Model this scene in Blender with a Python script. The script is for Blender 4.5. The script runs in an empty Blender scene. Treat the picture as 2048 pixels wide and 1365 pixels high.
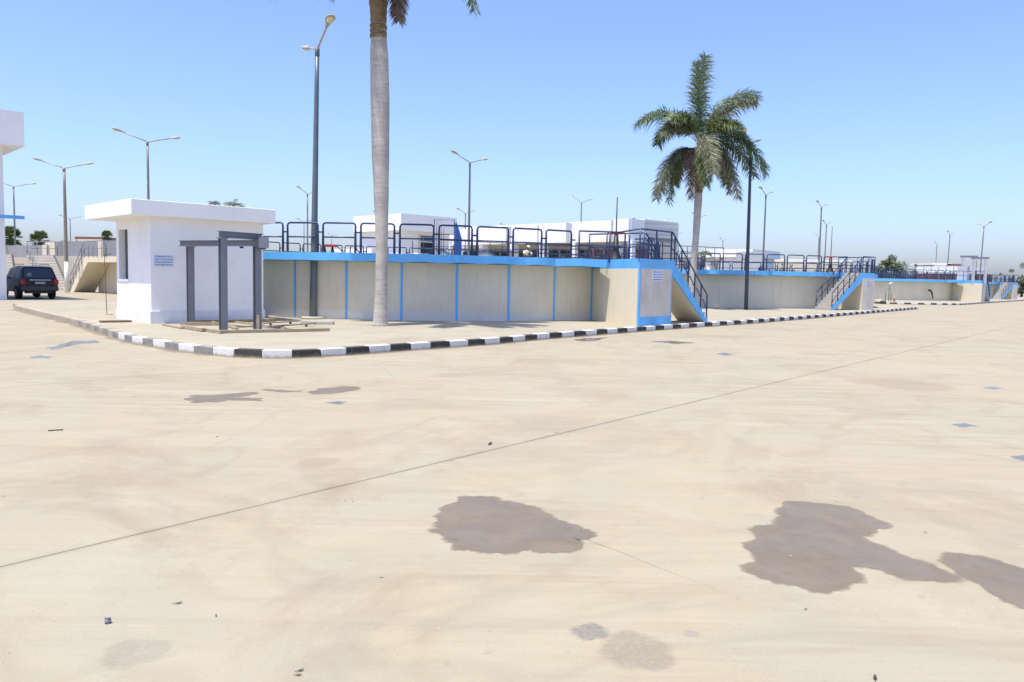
import bpy, bmesh, math, random
from math import sin, cos, pi, radians, atan2, hypot, sqrt
from mathutils import Vector, Matrix
random.seed(7)
S = bpy.context.scene
COL = S.collection
# ------------------------------------------------------------------ camera
F_PX, CX, CY, ROLL = 1593.0, 1024.0, 682.5, 0.0203
PITCH = math.atan(126.5 / F_PX)
CAM = Vector((0, 0, 1.7))
FW = Vector((0, cos(PITCH), -sin(PITCH)))
R0 = Vector((1, 0, 0)); U0 = Vector((0, sin(PITCH), cos(PITCH)))
RT = R0 * cos(ROLL) + U0 * sin(ROLL); UP = -R0 * sin(ROLL) + U0 * cos(ROLL)
cd = bpy.data.cameras.new('camera'); cam = bpy.data.objects.new('camera', cd); COL.objects.link(cam)
cd.sensor_width = 36; cd.lens = 36 * F_PX / 2048; cd.clip_start = .05; cd.clip_end = 3000
m = Matrix((RT, UP, -FW)).transposed().to_4x4(); m.translation = CAM; cam.matrix_world = m
S.camera = cam
# ------------------------------------------------------------------ light
SUN_EL = radians(72.5); SUN_H = Vector((-.665, -.747, 0)).normalized()
SUN_DIR = Vector((SUN_H.x * cos(SUN_EL), SUN_H.y * cos(SUN_EL), sin(SUN_EL)))
w = bpy.data.worlds.new('World'); S.world = w; w.use_nodes = True
nt = w.node_tree; nt.nodes.clear()
sky = nt.nodes.new('ShaderNodeTexSky'); sky.sky_type = 'NISHITA'; sky.sun_disc = False
sky.sun_elevation = SUN_EL; sky.sun_rotation = atan2(SUN_DIR.x, SUN_DIR.y)
sky.altitude = 0; sky.air_density = 1.0; sky.dust_density = 1.75; sky.ozone_density = 8
bg = nt.nodes.new('ShaderNodeBackground'); bg.inputs[1].default_value = .142
ow = nt.nodes.new('ShaderNodeOutputWorld')
tint = nt.nodes.new('ShaderNodeMix'); tint.data_type = 'RGBA'; tint.blend_type = 'MULTIPLY'; tint.inputs[0].default_value = 1
tint.inputs[7].default_value = (1.01, .94, 1.03, 1); nt.links.new(sky.outputs[0], tint.inputs[6])
nt.links.new(tint.outputs[2], bg.inputs[0]); nt.links.new(bg.outputs[0], ow.inputs[0])
sl = bpy.data.lights.new('sun', 'SUN'); sl.energy = 3.3; sl.angle = radians(.55); sl.color = (1, .935, .80)
so = bpy.data.objects.new('sun', sl); COL.objects.link(so)
so.rotation_euler = SUN_DIR.to_track_quat('Z', 'Y').to_euler(); so.location = (-10, -10, 40)
S.view_settings.view_transform = 'Standard'; S.view_settings.look = 'None'
S.view_settings.exposure = .89; S.view_settings.gamma = 1; S.view_settings.use_curve_mapping = False


def ray(x, y):
    return FW + RT * ((x - CX) / F_PX) + UP * ((CY - y) / F_PX)


def at(x, y, z=0.0):
    """the place on the level z that the photograph shows at x, y"""
    d = ray(x, y); return CAM + d * ((z - CAM.z) / d.z)


def atd(x, y, D):
    d = ray(x, y); return CAM + d * (D / d.y)


# ------------------------------------------------------------------ materials
class NT:
    def __init__(s, name):
        s.m = bpy.data.materials.new(name); s.m.use_nodes = True; s.t = s.m.node_tree
        s.p = s.t.nodes['Principled BSDF']

    def n(s, kind, **kw):
        nd = s.t.nodes.new(kind)
        for k, v in kw.items():
            if k.startswith('i_'):
                key = k[2:]; key = int(key) if key.isdigit() else key.replace('_', ' ')
                nd.inputs[key].default_value = v
            else: setattr(nd, k, v)
        return nd

    def l(s, a, b): s.t.links.new(a, b)

    def co(s, scale=(1, 1, 1), rot=(0, 0, 0), obj=True):
        tc = s.n('ShaderNodeTexCoord'); mp = s.n('ShaderNodeMapping')
        mp.inputs['Scale'].default_value = scale; mp.inputs['Rotation'].default_value = rot
        if obj: s.l(tc.outputs['Object'], mp.inputs[0])
        else:
            g = s.n('ShaderNodeNewGeometry'); s.l(g.outputs['Position'], mp.inputs[0])
        return mp.outputs[0]

    def noise(s, vec, scale, detail=5, rough=.55, dist=0):
        nd = s.n('ShaderNodeTexNoise'); nd.inputs['Scale'].default_value = scale
        nd.inputs['Detail'].default_value = detail; nd.inputs['Roughness'].default_value = rough
        nd.inputs['Distortion'].default_value = dist
        s.l(vec, nd.inputs['Vector']); return nd.outputs[0]

    def ramp(s, f, a, b, ca=(0, 0, 0, 1), cb=(1, 1, 1, 1)):
        r = s.n('ShaderNodeValToRGB'); e = r.color_ramp.elements
        e[0].position = a; e[1].position = b; e[0].color = ca; e[1].color = cb
        s.l(f, r.inputs[0]); return r.outputs[0]

    def mix(s, f, a, b, mode='MIX'):
        x = s.n('ShaderNodeMix', data_type='RGBA', blend_type=mode)
        for sock, v in ((x.inputs[0], f), (x.inputs[6], a), (x.inputs[7], b)):
            if hasattr(v, 'node'): s.l(v, sock)
            elif isinstance(v, (int, float)): sock.default_value = v
            else: sock.default_value = (*v, 1) if len(v) == 3 else v
        return x.outputs[2]

    def math(s, op, a, b=0.0, c=None):
        x = s.n('ShaderNodeMath', operation=op)
        for i, v in enumerate((a, b) if c is None else (a, b, c)):
            if hasattr(v, 'node'): s.l(v, x.inputs[i])
            else: x.inputs[i].default_value = v
        return x.outputs[0]

    def bump(s, h, strength=.2, dist=.02):
        b = s.n('ShaderNodeBump'); b.inputs['Strength'].default_value = strength
        b.inputs['Distance'].default_value = dist; s.l(h, b.inputs['Height']); s.l(b.outputs[0], s.p.inputs['Normal'])


def mat(name, col, rough=.7, var=.12, vs=1.5, metal=0, spec=.5, bump=.15, bs=30, stain=None, drip=0, world=True):
    t = NT(name); v = t.co(obj=not world)
    n1 = t.noise(v, vs, 6, .6)
    d = tuple(c * (1 - var * 1.6) for c in col); b = tuple(min(1, c * (1 + var)) for c in col)
    c = t.mix(t.ramp(n1, .3, .72), d, b)
    if stain:
        n2 = t.noise(v, vs * 3.1, 8, .7, .6)
        c = t.mix(t.math('MULTIPLY', t.ramp(n2, .56, .72), stain[1]), c, stain[0])
    if drip:
        v2 = t.co((3, 3, .22), obj=not world); n3 = t.noise(v2, 2.2, 7, .65)
        c = t.mix(t.math('MULTIPLY', t.ramp(n3, .52, .75), drip), c, tuple(x * .55 for x in col))
    t.l(c, t.p.inputs['Base Color'])
    t.p.inputs['Roughness'].default_value = rough; t.p.inputs['Metallic'].default_value = metal
    t.p.inputs['Specular IOR Level'].default_value = spec
    if bump: t.bump(t.noise(v, bs, 4, .6), bump, .01)
    return t.m


def ground_mat(name, base, warm, tracks=True):
    t = NT(name); P = t.co(obj=False)
    ang = -radians(51)
    big = t.noise(P, .16, 5, .55, .4)
    c = t.mix(t.ramp(big, .34, .68), base, warm)
    mid = t.noise(P, .75, 7, .62, .5)
    c = t.mix(t.math('MULTIPLY', t.ramp(mid, .48, .74), .5), c, (.39, .362, .275))
    # tyre and sweep streaks in two directions
    for rot, sc, amt, colr, lo in ((ang, (.13, 2.6, 1), .36, (.22, .165, .105), .47), (radians(8), (.16, 1.7, 1), .34, (.235, .165, .10), .48),
                                   (radians(-24), (.12, 3.0, 1), .42, (.43, .40, .31), .50)):
        v = t.co(sc, (0, 0, rot), obj=False)
        s1 = t.noise(v, 1.0, 9, .7, 1.4)
        msk = t.ramp(t.noise(P, .33, 3, .5), .36, .58)
        c = t.mix(t.math('MULTIPLY', t.math('MULTIPLY', t.ramp(s1, lo, lo + .2), msk), amt), c, colr)
    gp_ = t.noise(P, .9, 6, .65, 1.0)
    c = t.mix(t.math('MULTIPLY', t.ramp(gp_, .46, .60), .55), c, (.30, .285, .215))
    pk = t.noise(P, .42, 7, .7, 1.4)
    c = t.mix(t.math('MULTIPLY', t.ramp(pk, .52, .64), .5), c, (.355, .285, .20))
    for sc2, rt2, lo2, am2, cl2 in (((.28, 7.5, 1), 3, .54, .55, (.225, .16, .095)), ((.4, 11, 1), -7, .58, .45, (.20, .155, .105)), ((.22, 6, 1), -30, .55, .35, (.43, .395, .31))):
        v9 = t.co(sc2, (0, 0, radians(rt2)), obj=False); s9 = t.noise(v9, 1.0, 8, .72, .8)
        m9 = t.ramp(t.noise(P, .27, 5, .6, .6), .47, .60)
        c = t.mix(t.math('MULTIPLY', t.math('MULTIPLY', t.ramp(s9, lo2, lo2 + .12), m9), am2), c, cl2)
    # fine scratches from dragged loads
    gr = t.noise(P, 130, 3, .75); c = t.mix(t.math('MULTIPLY', t.ramp(gr, .55, .7), .32), c, (.20, .175, .13))
    gr2 = t.noise(P, 4.2, 8, .8, .2); c = t.mix(t.math('MULTIPLY', t.ramp(gr2, .60, .70), .35), c, (.215, .18, .125))
    vw = t.co((.5, 26, 1), (0, 0, -radians(38)), obj=False); sc_ = t.noise(vw, 1.0, 4, .6, .3)
    c = t.mix(t.math('MULTIPLY', t.math('MULTIPLY', t.ramp(sc_, .64, .70), t.ramp(t.noise(P, .6, 3, .5), .5, .62)), .35), c, (.44, .41, .33))
    dp = t.noise(P, .5, 9, .72, .9)
    c = t.mix(t.math('MULTIPLY', t.ramp(dp, .50, .70), .60), c, (.235, .178, .115))
    dk = t.noise(P, 2.6, 9, .75, .3)
    c = t.mix(t.math('MULTIPLY', t.ramp(dk, .58, .74), .40), c, (.20, .17, .13))
    sp = t.noise(P, 9, 6, .7); sp2 = t.noise(P, 55, 3, .7)
    c = t.mix(t.math('MULTIPLY', t.ramp(sp, .62, .72), .42), c, (.185, .165, .135))
    c = t.mix(t.math('MULTIPLY', t.ramp(sp2, .3, .7), .16), c, (.46, .42, .37))
    if tracks:
        # dust and wear gathered along the long joint
        dn = t.n('ShaderNodeVectorMath', operation='DOT_PRODUCT'); dn.inputs[1].default_value = (-.777, .629, 0); t.l(P, dn.inputs[0])
        off = -2.89 * -.777 + 4.41 * .629
        da = t.math('ABSOLUTE', t.math('ADD', t.math('SUBTRACT', dn.outputs['Value'], off), t.math('MULTIPLY_ADD', t.noise(P, 6, 4, .6), .05, -.025)))
        c = t.mix(t.math('MULTIPLY', t.ramp(da, .006, .055, (1, 1, 1, 1), (0, 0, 0, 1)), t.math('MULTIPLY', t.ramp(t.noise(P, .9, 4, .6), .3, .6), .45)), c, (.17, .135, .09))
        cw = t.ramp(t.noise(P, .22, 4, .6, 1.2), .50, .53); cw2 = t.ramp(t.noise(P, .22, 4, .6, 1.2), .47, .50)
        hair = t.math('MULTIPLY', t.math('SUBTRACT', cw2, cw), .22)
        c = t.mix(hair, c, (.22, .18, .13))
        # two dried spill marks close to the camera
        for (px, py, r, colr, a) in ((1181, 1264, .10, (.16, .155, .135), .8), (1268, 1303, .20, (.215, .185, .145), .7), (1385, 1268, .05, (.20, .19, .17), .5),
                                     (640, 925, .20, (.24, .175, .115), .45), (1800, 768, .9, (.25, .19, .135), .5), (275, 1305, .16, (.21, .18, .15), .4)):
            q = at(px, py)
            vm = t.n('ShaderNodeVectorMath', operation='DISTANCE'); vm.inputs[1].default_value = q
            wob = t.n('ShaderNodeVectorMath', operation='ADD')
            nz = t.n('ShaderNodeTexNoise'); nz.inputs['Scale'].default_value = 1.3 / r * .6; nz.inputs['Detail'].default_value = 7; nz.inputs['Roughness'].default_value = .65
            t.l(P, nz.inputs['Vector'])
            sb = t.n('ShaderNodeVectorMath', operation='MULTIPLY_ADD'); t.l(nz.outputs['Color'], sb.inputs[0])
            sb.inputs[1].default_value = (r * 1.5,) * 3; sb.inputs[2].default_value = (-r * .75, -r * .75, -r * .75)
            t.l(P, wob.inputs[0]); t.l(sb.outputs[0], wob.inputs[1]); 
            fl = t.n('ShaderNodeVectorMath', operation='MULTIPLY'); t.l(wob.outputs[0], fl.inputs[0]); fl.inputs[1].default_value = (1, 1, 0)
            t.l(fl.outputs[0], vm.inputs[0])
            mk = t.ramp(t.math('DIVIDE', vm.outputs['Value'], r), .72, 1.12, (1, 1, 1, 1), (0, 0, 0, 1))
            spk = t.ramp(t.noise(P, 38, 4, .7), .3, .55)
            c = t.mix(t.math('MULTIPLY', t.math('MULTIPLY', mk, a), t.math('ADD', t.math('MULTIPLY', spk, .6), .4)), c, colr)
    t.l(c, t.p.inputs['Base Color']); t.p.inputs['Roughness'].default_value = .85
    t.p.inputs['Specular IOR Level'].default_value = .25
    t.bump(t.math('ADD', t.noise(P, 14, 6, .7), t.math('MULTIPLY', t.noise(P, 70, 3, .6), .4)), .22, .012)
    return t.m


M = {}
M['yard'] = ground_mat('dusty_concrete', (.325, .293, .206), (.36, .30, .196))
M['pave'] = ground_mat('pavement_concrete', (.36, .332, .25), (.375, .338, .245), False)
M['sand'] = mat('sand', (.30, .245, .18), .95, .15, .3)
M['white'] = mat('white_wall_paint', (.84, .835, .82), .75, .03, .8, stain=((.62, .60, .57), .35), drip=.07, bump=.1, bs=20)
M['plinth'] = mat('white_plinth_roughcast', (.74, .75, .77), .85, .06, 3, bump=.5, bs=18)
M['wall'] = mat('beige_tank_plaster', (.72, .645, .485), .85, .05, .6, stain=((.58, .535, .44), .4), bump=.12, bs=14, drip=.28)
M['wallfoot'] = mat('pale_wall_foot', (.68, .65, .56), .85, .07, 1.2, stain=((.74, .73, .70), .5), bump=.12, bs=14)  # paler, less yellow band along the foot of the tank wall
M['greyplaster'] = mat('grey_plaster', (.60, .56, .50), .9, .10, 1.3, stain=((.47, .44, .40), .6), bump=.35, bs=9, drip=.25)
M['greywall'] = mat('shade_darkened_grey_render', (.27, .27, .285), .9, .08, .8)  # shade on the tall rear walls is put into this darker base colour
M['blue'] = mat('sky_blue_paint', (.12, .44, .82), .6, .07, .9, stain=((.24, .55, .84), .35), bump=.08)
M['deck'] = mat('pale_concrete_deck', (.42, .39, .34), .85, .08, 1.4)
M['navy'] = mat('navy_pipe_paint', (.014, .036, .105), .38, .2, 6, bump=0)
M['steel'] = mat('grey_steel_paint', (.18, .195, .225), .45, .08, 3, metal=.2, bump=.03)
M['poledark'] = mat('dark_pole_paint', (.055, .065, .085), .4, .12, 2, metal=.2, bump=.02)
M['pole'] = mat('blue_grey_pole_paint', (.12, .15, .175), .4, .12, 2, metal=.2, bump=.02)
M['polepale'] = mat('weathered_galvanised_pole', (.27, .24, .20), .5, .15, 2, metal=.3, bump=.02)
M['polewhite'] = mat('whitewashed_pole_foot', (.72, .72, .70), .7, .05)
M['arm'] = mat('pale_lamp_arm', (.42, .37, .31), .5, .1, 3, metal=.2)
M['head'] = mat('lamp_housing', (.40, .37, .30), .5, .1, 8)
M['lens'] = mat('yellowed_lamp_lens', (.66, .62, .38), .25, .1, 9, bump=0)
def kerb_mat(name, col, dirt, amt):
    t = NT(name); P = t.co(obj=False)
    n1 = t.noise(P, 6, 6, .65); c = t.mix(t.ramp(n1, .3, .7), tuple(x * .82 for x in col), col)
    n2 = t.noise(P, 13, 8, .75, .5); c = t.mix(t.math('MULTIPLY', t.ramp(n2, .55, .66), amt), c, dirt)
    sx = t.n('ShaderNodeSeparateXYZ'); t.l(P, sx.inputs[0])
    h = t.math('ADD', sx.outputs[2], t.math('MULTIPLY_ADD', t.noise(P, 9, 5, .7), .13, -.065))
    c = t.mix(t.math('MULTIPLY', t.ramp(h, .005, .06, (1, 1, 1, 1), (0, 0, 0, 1)), .8), c, (.30, .255, .18))
    t.l(c, t.p.inputs['Base Color']); t.p.inputs['Roughness'].default_value = .85; t.bump(t.noise(P, 22, 5, .7), .4, .012); return t.m


M['kerbwhite'] = kerb_mat('worn_white_kerb_paint', (.74, .73, .70), (.46, .42, .34), .6)
M['kerbblack'] = kerb_mat('worn_black_kerb_paint', (.05, .046, .043), (.20, .175, .14), .7)
M['kerbgrey'] = mat('rubbed_grey_kerb_paint', (.25, .24, .22), .85, .25, 6, stain=((.42, .40, .35), .9), bump=.3, bs=25)
M['kerbbare'] = mat('bare_dusty_kerb', (.40, .34, .26), .9, .15, 5, stain=((.27, .23, .18), .8), bump=.3, bs=25)
M['wood'] = mat('weathered_timber', (.36, .29, .20), .85, .18, 6, stain=((.22, .17, .12), .7), bump=.3, bs=40)
M['wooddark'] = mat('damp_timber', (.20, .155, .10), .85, .2, 6, bump=.3, bs=40)
M['black'] = mat('black_cast_iron', (.018, .018, .02), .5, .2, 8)
M['red'] = mat('red_paint', (.55, .035, .03), .45, .1, 6)
M['car'] = mat('dark_grey_car_paint', (.022, .023, .026), .25, .1, 2, metal=.4, bump=0)
M['plastic'] = mat('dark_bumper_plastic', (.035, .035, .037), .6, .1, 4)
M['tyre'] = mat('tyre_rubber', (.012, .012, .012), .85, .15, 10)
M['rim'] = mat('dull_alloy', (.2, .2, .21), .4, .1, 10, metal=.7)
M['chrome'] = mat('chrome', (.7, .75, .85), .15, .02, 2, metal=1, bump=0)
M['tail'] = mat('red_lamp_plastic', (.28, .012, .02), .25, .1, 10, bump=0)
M['plate'] = mat('number_plate', (.42, .44, .5), .5, .05, 5, bump=0)
M['glass'] = mat('dark_glass', (.012, .016, .024), .06, .1, 2, bump=0, spec=.8)
M['pane'] = mat('dark_matt_pane', (.018, .024, .026), .45, .2, 2, bump=0, spec=.3)
M['brown'] = mat('brown_facade', (.20, .085, .065), .8, .1, 1.5)
M['beige'] = mat('beige_facade', (.62, .56, .45), .8, .05, 1)
M['signw'] = mat('sign_plate', (.62, .68, .80), .5, .03, 3, bump=0)
M['signb'] = mat('sign_print', (.10, .17, .42), .6, .1, 8, bump=0)
M['pipe'] = mat('grey_standpipe', (.14, .17, .16), .5, .2, 5, metal=.3)
M['orange'] = mat('orange_post', (.55, .17, .06), .6, .1, 5)
M['skin'] = mat('skin', (.20, .11, .07), .6, .05, 8, bump=0)
M['shirt'] = mat('cream_cloth', (.66, .58, .44), .85, .08, 6)
M['trouser'] = mat('dark_cloth', (.05, .05, .06), .9, .1, 6)
M['debris'] = mat('dark_debris', (.05, .055, .04), .7, .3, 30)
M['pale'] = mat('pale_metal', (.5, .52, .54), .5, .06, 3, metal=.2)


def leafmat(name, a, b, tip):
    t = NT(name); P = t.co(obj=False); n = t.noise(P, 5.5, 4, .7)
    c = t.mix(t.ramp(n, .36, .64), a, b); n2 = t.noise(P, 17, 3, .6)
    c = t.mix(t.math('MULTIPLY', t.ramp(n2, .5, .72), .6), c, tip)
    t.l(c, t.p.inputs['Base Color']); t.p.inputs['Roughness'].default_value = .5
    t.p.inputs['Specular IOR Level'].default_value = .6
    tr = t.n('ShaderNodeBsdfTranslucent'); t.l(c, tr.inputs[0])
    mx = t.n('ShaderNodeMixShader'); mx.inputs[0].default_value = .22
    t.l(t.p.outputs[0], mx.inputs[1]); t.l(tr.outputs[0], mx.inputs[2])
    t.l(mx.outputs[0], t.t.nodes['Material Output'].inputs[0]); return t.m


M['leafg'] = leafmat('green_frond', (.065, .12, .03), (.19, .25, .085), (.42, .43, .27))
M['leaft'] = leafmat('drying_frond', (.10, .125, .055), (.24, .235, .14), (.40, .37, .26))
M['leafd'] = leafmat('brown_dry_frond', (.13, .085, .05), (.24, .17, .11), (.33, .28, .19))
M['treeg'] = leafmat('tree_foliage', (.05, .075, .03), (.10, .135, .06), (.17, .19, .10))
M['treey'] = leafmat('light_tree_foliage', (.09, .13, .04), (.17, .20, .09), (.24, .25, .14))
M['fan'] = leafmat('fan_palm_foliage', (.06, .10, .03), (.15, .20, .075), (.25, .25, .13))
M['bark'] = mat('tree_bark', (.14, .11, .08), .9, .2, 4)


def trunk_mat():
    t = NT('ringed_palm_trunk'); P = t.co(obj=False)
    n1 = t.noise(P, 2.2, 7, .65)
    c = t.mix(t.ramp(n1, .35, .68), (.35, .32, .28), (.52, .485, .435))
    v = t.co((1.5, 1.5, 26), obj=False); r = t.noise(v, 1.0, 3, .55, .15)
    c = t.mix(t.math('MULTIPLY', t.ramp(r, .55, .66), .45), c, (.20, .185, .17))
    v2 = t.co((7, 7, .8), obj=False); s2 = t.noise(v2, 1.3, 6, .7)
    c = t.mix(t.math('MULTIPLY', t.ramp(s2, .55, .72), .35), c, (.58, .55, .52))
    sp = t.noise(P, 9, 5, .7); c = t.mix(t.math('MULTIPLY', t.ramp(sp, .66, .7), .6), c, (.14, .12, .10))
    t.l(c, t.p.inputs['Base Color']); t.p.inputs['Roughness'].default_value = .8
    t.bump(t.math('ADD', r, t.math('MULTIPLY', t.noise(P, 20, 4, .6), .5)), .35, .015); return t.m


M['trunk'] = trunk_mat()
M['shaft'] = mat('brown_leaf_base', (.24, .155, .075), .7, .25, 6, stain=((.10, .06, .03), .8), bump=.4, bs=15)


def puddle_mat(name='wet_concrete', ca=(.165, .130, .088), cb=(.20, .160, .110), edge=(.25, .205, .14), rough=.42, amax=1.0, spec=.22):
    t = NT(name); P = t.co(obj=False)
    n = t.noise(P, 2.4, 7, .62, .8); n2 = t.noise(P, 19, 7, .75); n3 = t.noise(P, 6, 6, .7, .4)
    c = t.mix(t.ramp(n, .34, .64), ca, cb)
    c = t.mix(t.math('MULTIPLY', t.ramp(n3, .52, .66), .35), c, tuple(x * .78 for x in ca))
    c = t.mix(t.math('MULTIPLY', t.ramp(n2, .55, .72), .28), c, tuple(x * 1.35 for x in cb))
    a = t.n('ShaderNodeAttribute', attribute_name='wet')
    g = t.math('ADD', a.outputs['Fac'], t.math('MULTIPLY_ADD', t.noise(P, 11, 7, .7), .8, -.4))
    c = t.mix(t.ramp(a.outputs['Fac'], .45, 1.0, (1, 1, 1, 1), (0, 0, 0, 1)), c, edge)
    f = t.math('MULTIPLY', t.ramp(g, .12, .95), amax)
    t.l(c, t.p.inputs['Base Color'])
    t.l(t.ramp(t.noise(P, 1.7, 5, .6, .5), .40, .62, (rough * .8,) * 3 + (1,), (rough * 1.2,) * 3 + (1,)), t.p.inputs['Roughness'])
    t.p.inputs['Specular IOR Level'].default_value = spec
    t.l(f, t.p.inputs['Alpha']); t.bump(n2, .12, .004)
    return t.m


M['wet'] = puddle_mat()
M['film'] = puddle_mat('shallow_water_film', (.16, .15, .14), (.21, .19, .17), (.26, .225, .17), .12, .62, .6)
tw = NT('tank_water'); tw.p.inputs['Base Color'].default_value = (.05, .09, .07, 1); tw.p.inputs['Roughness'].default_value = .05
M['water'] = tw.m


# ------------------------------------------------------------------ mesh builder
class MB:
    def __init__(s): s.v = []; s.f = []; s.sm = []

    def face(s, pts, smooth=False):
        b = len(s.v); s.v += [tuple(p) for p in pts]; s.f.append(tuple(range(b, b + len(pts)))); s.sm.append(smooth)

    def obox(s, P, a, L, W, z0, z1, inw=None):
        """box from corner P, along unit a for L, sideways (left of a, or inw) for W"""
        n = Vector((-a[1], a[0])) if inw is None else Vector(inw)
        p = Vector((P[0], P[1])); a = Vector((a[0], a[1]))
        q = [p, p + a * L, p + a * L + n * W, p + n * W]
        s.prism([(x.x, x.y) for x in q], z0, z1); return s

    def prism(s, q, z0, z1):
        ar = sum(q[i][0] * q[(i + 1) % len(q)][1] - q[(i + 1) % len(q)][0] * q[i][1] for i in range(len(q)))
        if ar < 0: q = q[::-1]
        b = len(s.v); n = len(q)
        s.v += [(x, y, z0) for x, y in q] + [(x, y, z1) for x, y in q]
        s.f.append(tuple(b + n - 1 - i for i in range(n))); s.f.append(tuple(b + n + i for i in range(n))); s.sm += [False] * 2
        for i in range(n):
            j = (i + 1) % n; s.f.append((b + i, b + j, b + n + j, b + n + i)); s.sm.append(False)
        return s

    def box(s, x0, x1, y0, y1, z0, z1): return s.prism([(x0, y0), (x1, y0), (x1, y1), (x0, y1)], z0, z1)

    def slab(s, prof, o, d, n, w):
        """vertical profile [(t,z)] in direction d from o, thickened by w along n"""
        o = Vector(o); d = Vector((d[0], d[1], 0)); n = Vector((n[0], n[1], 0))
        A = [o + d * t + Vector((0, 0, z)) for t, z in prof]; B = [p + n * w for p in A]
        b = len(s.v); k = len(A); s.v += [tuple(p) for p in A + B]
        s.f.append(tuple(b + i for i in range(k))); s.f.append(tuple(b + 2 * k - 1 - i for i in range(k))); s.sm += [False] * 2
        for i in range(k):
            j = (i + 1) % k; s.f.append((b + j, b + i, b + k + i, b + k + j)); s.sm.append(False)
        return s

    def tube(s, pts, r, n=8, cap=True, closed=False):
        pts = [Vector(p) for p in pts]; N = len(pts)
        rr = r if isinstance(r, (list, tuple)) else [r] * N
        b = len(s.v); prev = None
        for i, p in enumerate(pts):
            if closed: t = pts[(i + 1) % N] - pts[i - 1]
            else: t = pts[min(i + 1, N - 1)] - pts[max(i - 1, 0)]
            t.normalize()
            if prev is None:
                u = t.orthogonal().normalized()
            else:
                u = prev - t * prev.dot(t)
                u = u.normalized() if u.length > 1e-6 else t.orthogonal().normalized()
            prev = u; vv = t.cross(u)
            for k in range(n):
                a = 2 * pi * k / n; s.v.append(tuple(p + (u * cos(a) + vv * sin(a)) * rr[i]))
        for i in range(N if closed else N - 1):
            j = (i + 1) % N
            for k in range(n):
                k2 = (k + 1) % n
                s.f.append((b + i * n + k, b + i * n + k2, b + j * n + k2, b + j * n + k)); s.sm.append(n > 4)
        if cap and not closed:
            s.f.append(tuple(b + n - 1 - k for k in range(n))); s.f.append(tuple(b + (N - 1) * n + k for k in range(n))); s.sm += [False] * 2
        return s

    def build(s, name, m, parent=None, loc=None, bevel=0):
        me = bpy.data.meshes.new(name)
        if loc is not None:
            l = Vector(loc); s.v = [tuple(Vector(p) - l) for p in s.v]
        me.from_pydata(s.v, [], s.f); me.polygons.foreach_set('use_smooth', s.sm)
        me.materials.append(m); me.update()
        if bevel:
            bm = bmesh.new(); bm.from_mesh(me); bmesh.ops.remove_doubles(bm, verts=bm.verts, dist=1e-5)
            bmesh.ops.bevel(bm, geom=[e for e in bm.edges if e.is_manifold and e.calc_face_angle(0) > .6], offset=bevel, segments=2, affect='EDGES', profile=.5)
            bm.to_mesh(me); bm.free()
        o = bpy.data.objects.new(name, me); COL.objects.link(o)
        if loc is not None: o.location = loc
        if parent is not None:
            o.parent = parent
            if loc is None: o.matrix_parent_inverse = pinv(parent)
        return o


def wmat(o):
    mt = Matrix.LocRotScale(o.location, o.rotation_euler, o.scale)
    return mt if o.parent is None else wmat(o.parent) @ o.matrix_parent_inverse @ mt


def pinv(o): return wmat(o).inverted()


def tag(o, label=None, cat=None, group=None, kind=None):
    for k, v in (('label', label), ('category', cat), ('group', group), ('kind', kind)):
        if v: o[k] = v
    return o


def empty(name, loc, label, cat, group=None, rz=0):
    o = bpy.data.objects.new(name, None); COL.objects.link(o); o.location = loc; o.rotation_euler = (0, 0, rz)
    o.empty_display_size = .3
    return tag(o, label, cat, group)


def copy_tree(o, parent=None, _k=None):
    if _k is None:
        _k = {}
        for x in bpy.data.objects:
            if x.parent: _k.setdefault(x.parent, []).append(x)
    c = o.copy(); COL.objects.link(c); c.parent = parent
    for ch in _k.get(o, []): copy_tree(ch, c, _k)
    return c


def xy(p): return Vector((p[0], p[1]))
def unit(a, b): return Vector((a, b)).normalized()


KZ = .15       # height of the pavement
# ------------------------------------------------------------------ ground
ring = [(1500 * cos(a * pi / 24), 1500 * sin(a * pi / 24), -.055) for a in range(48)]
g = MB(); g.face(ring); tag(g.build('ground', M['sand']), kind='structure')
yard = empty('concrete_yard', (0, 0, 0), None, None); yard['kind'] = 'structure'
A0 = Vector((-2.89, 4.41)); ud = unit(.629, .777); vd = Vector((-ud.y, ud.x))


def slab(u0, u1, v0, v1, gap=.0055):
    q = [A0 + ud * a + vd * b for a, b in ((u0 + gap, v0 + gap), (u1 - gap, v0 + gap), (u1 - gap, v1 - gap), (u0 + gap, v1 - gap))]
    b = MB(); b.prism([(p.x, p.y) for p in q], -.05, 0); return b.build('concrete_slab', M['yard'], yard)


for u0, u1 in ((-30, 36), (36, 190)): slab(u0, u1, -40 if u0 > 30 else -26, 0)
for u0, u1 in ((-30, 44), (44, 190)): slab(u0, u1, 0, 7.6)
for u0, u1 in ((-30, 20), (20, 190)): slab(u0, u1, 7.6, 110)
M['filler'] = mat('dirt_in_joint', (.235, .195, .135), .95, .3, 6, bump=.4)
for v in (0, 7.6):
    q = [A0 + ud * a + vd * b for a, b in ((-30, v - .02), (100, v - .02), (100, v + .02), (-30, v + .02))]
    MB().prism([(p.x, p.y) for p in q], -.04, -.0025).build('joint_filler', M['filler'], yard)
# ------------------------------------------------------------------ puddles


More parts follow.
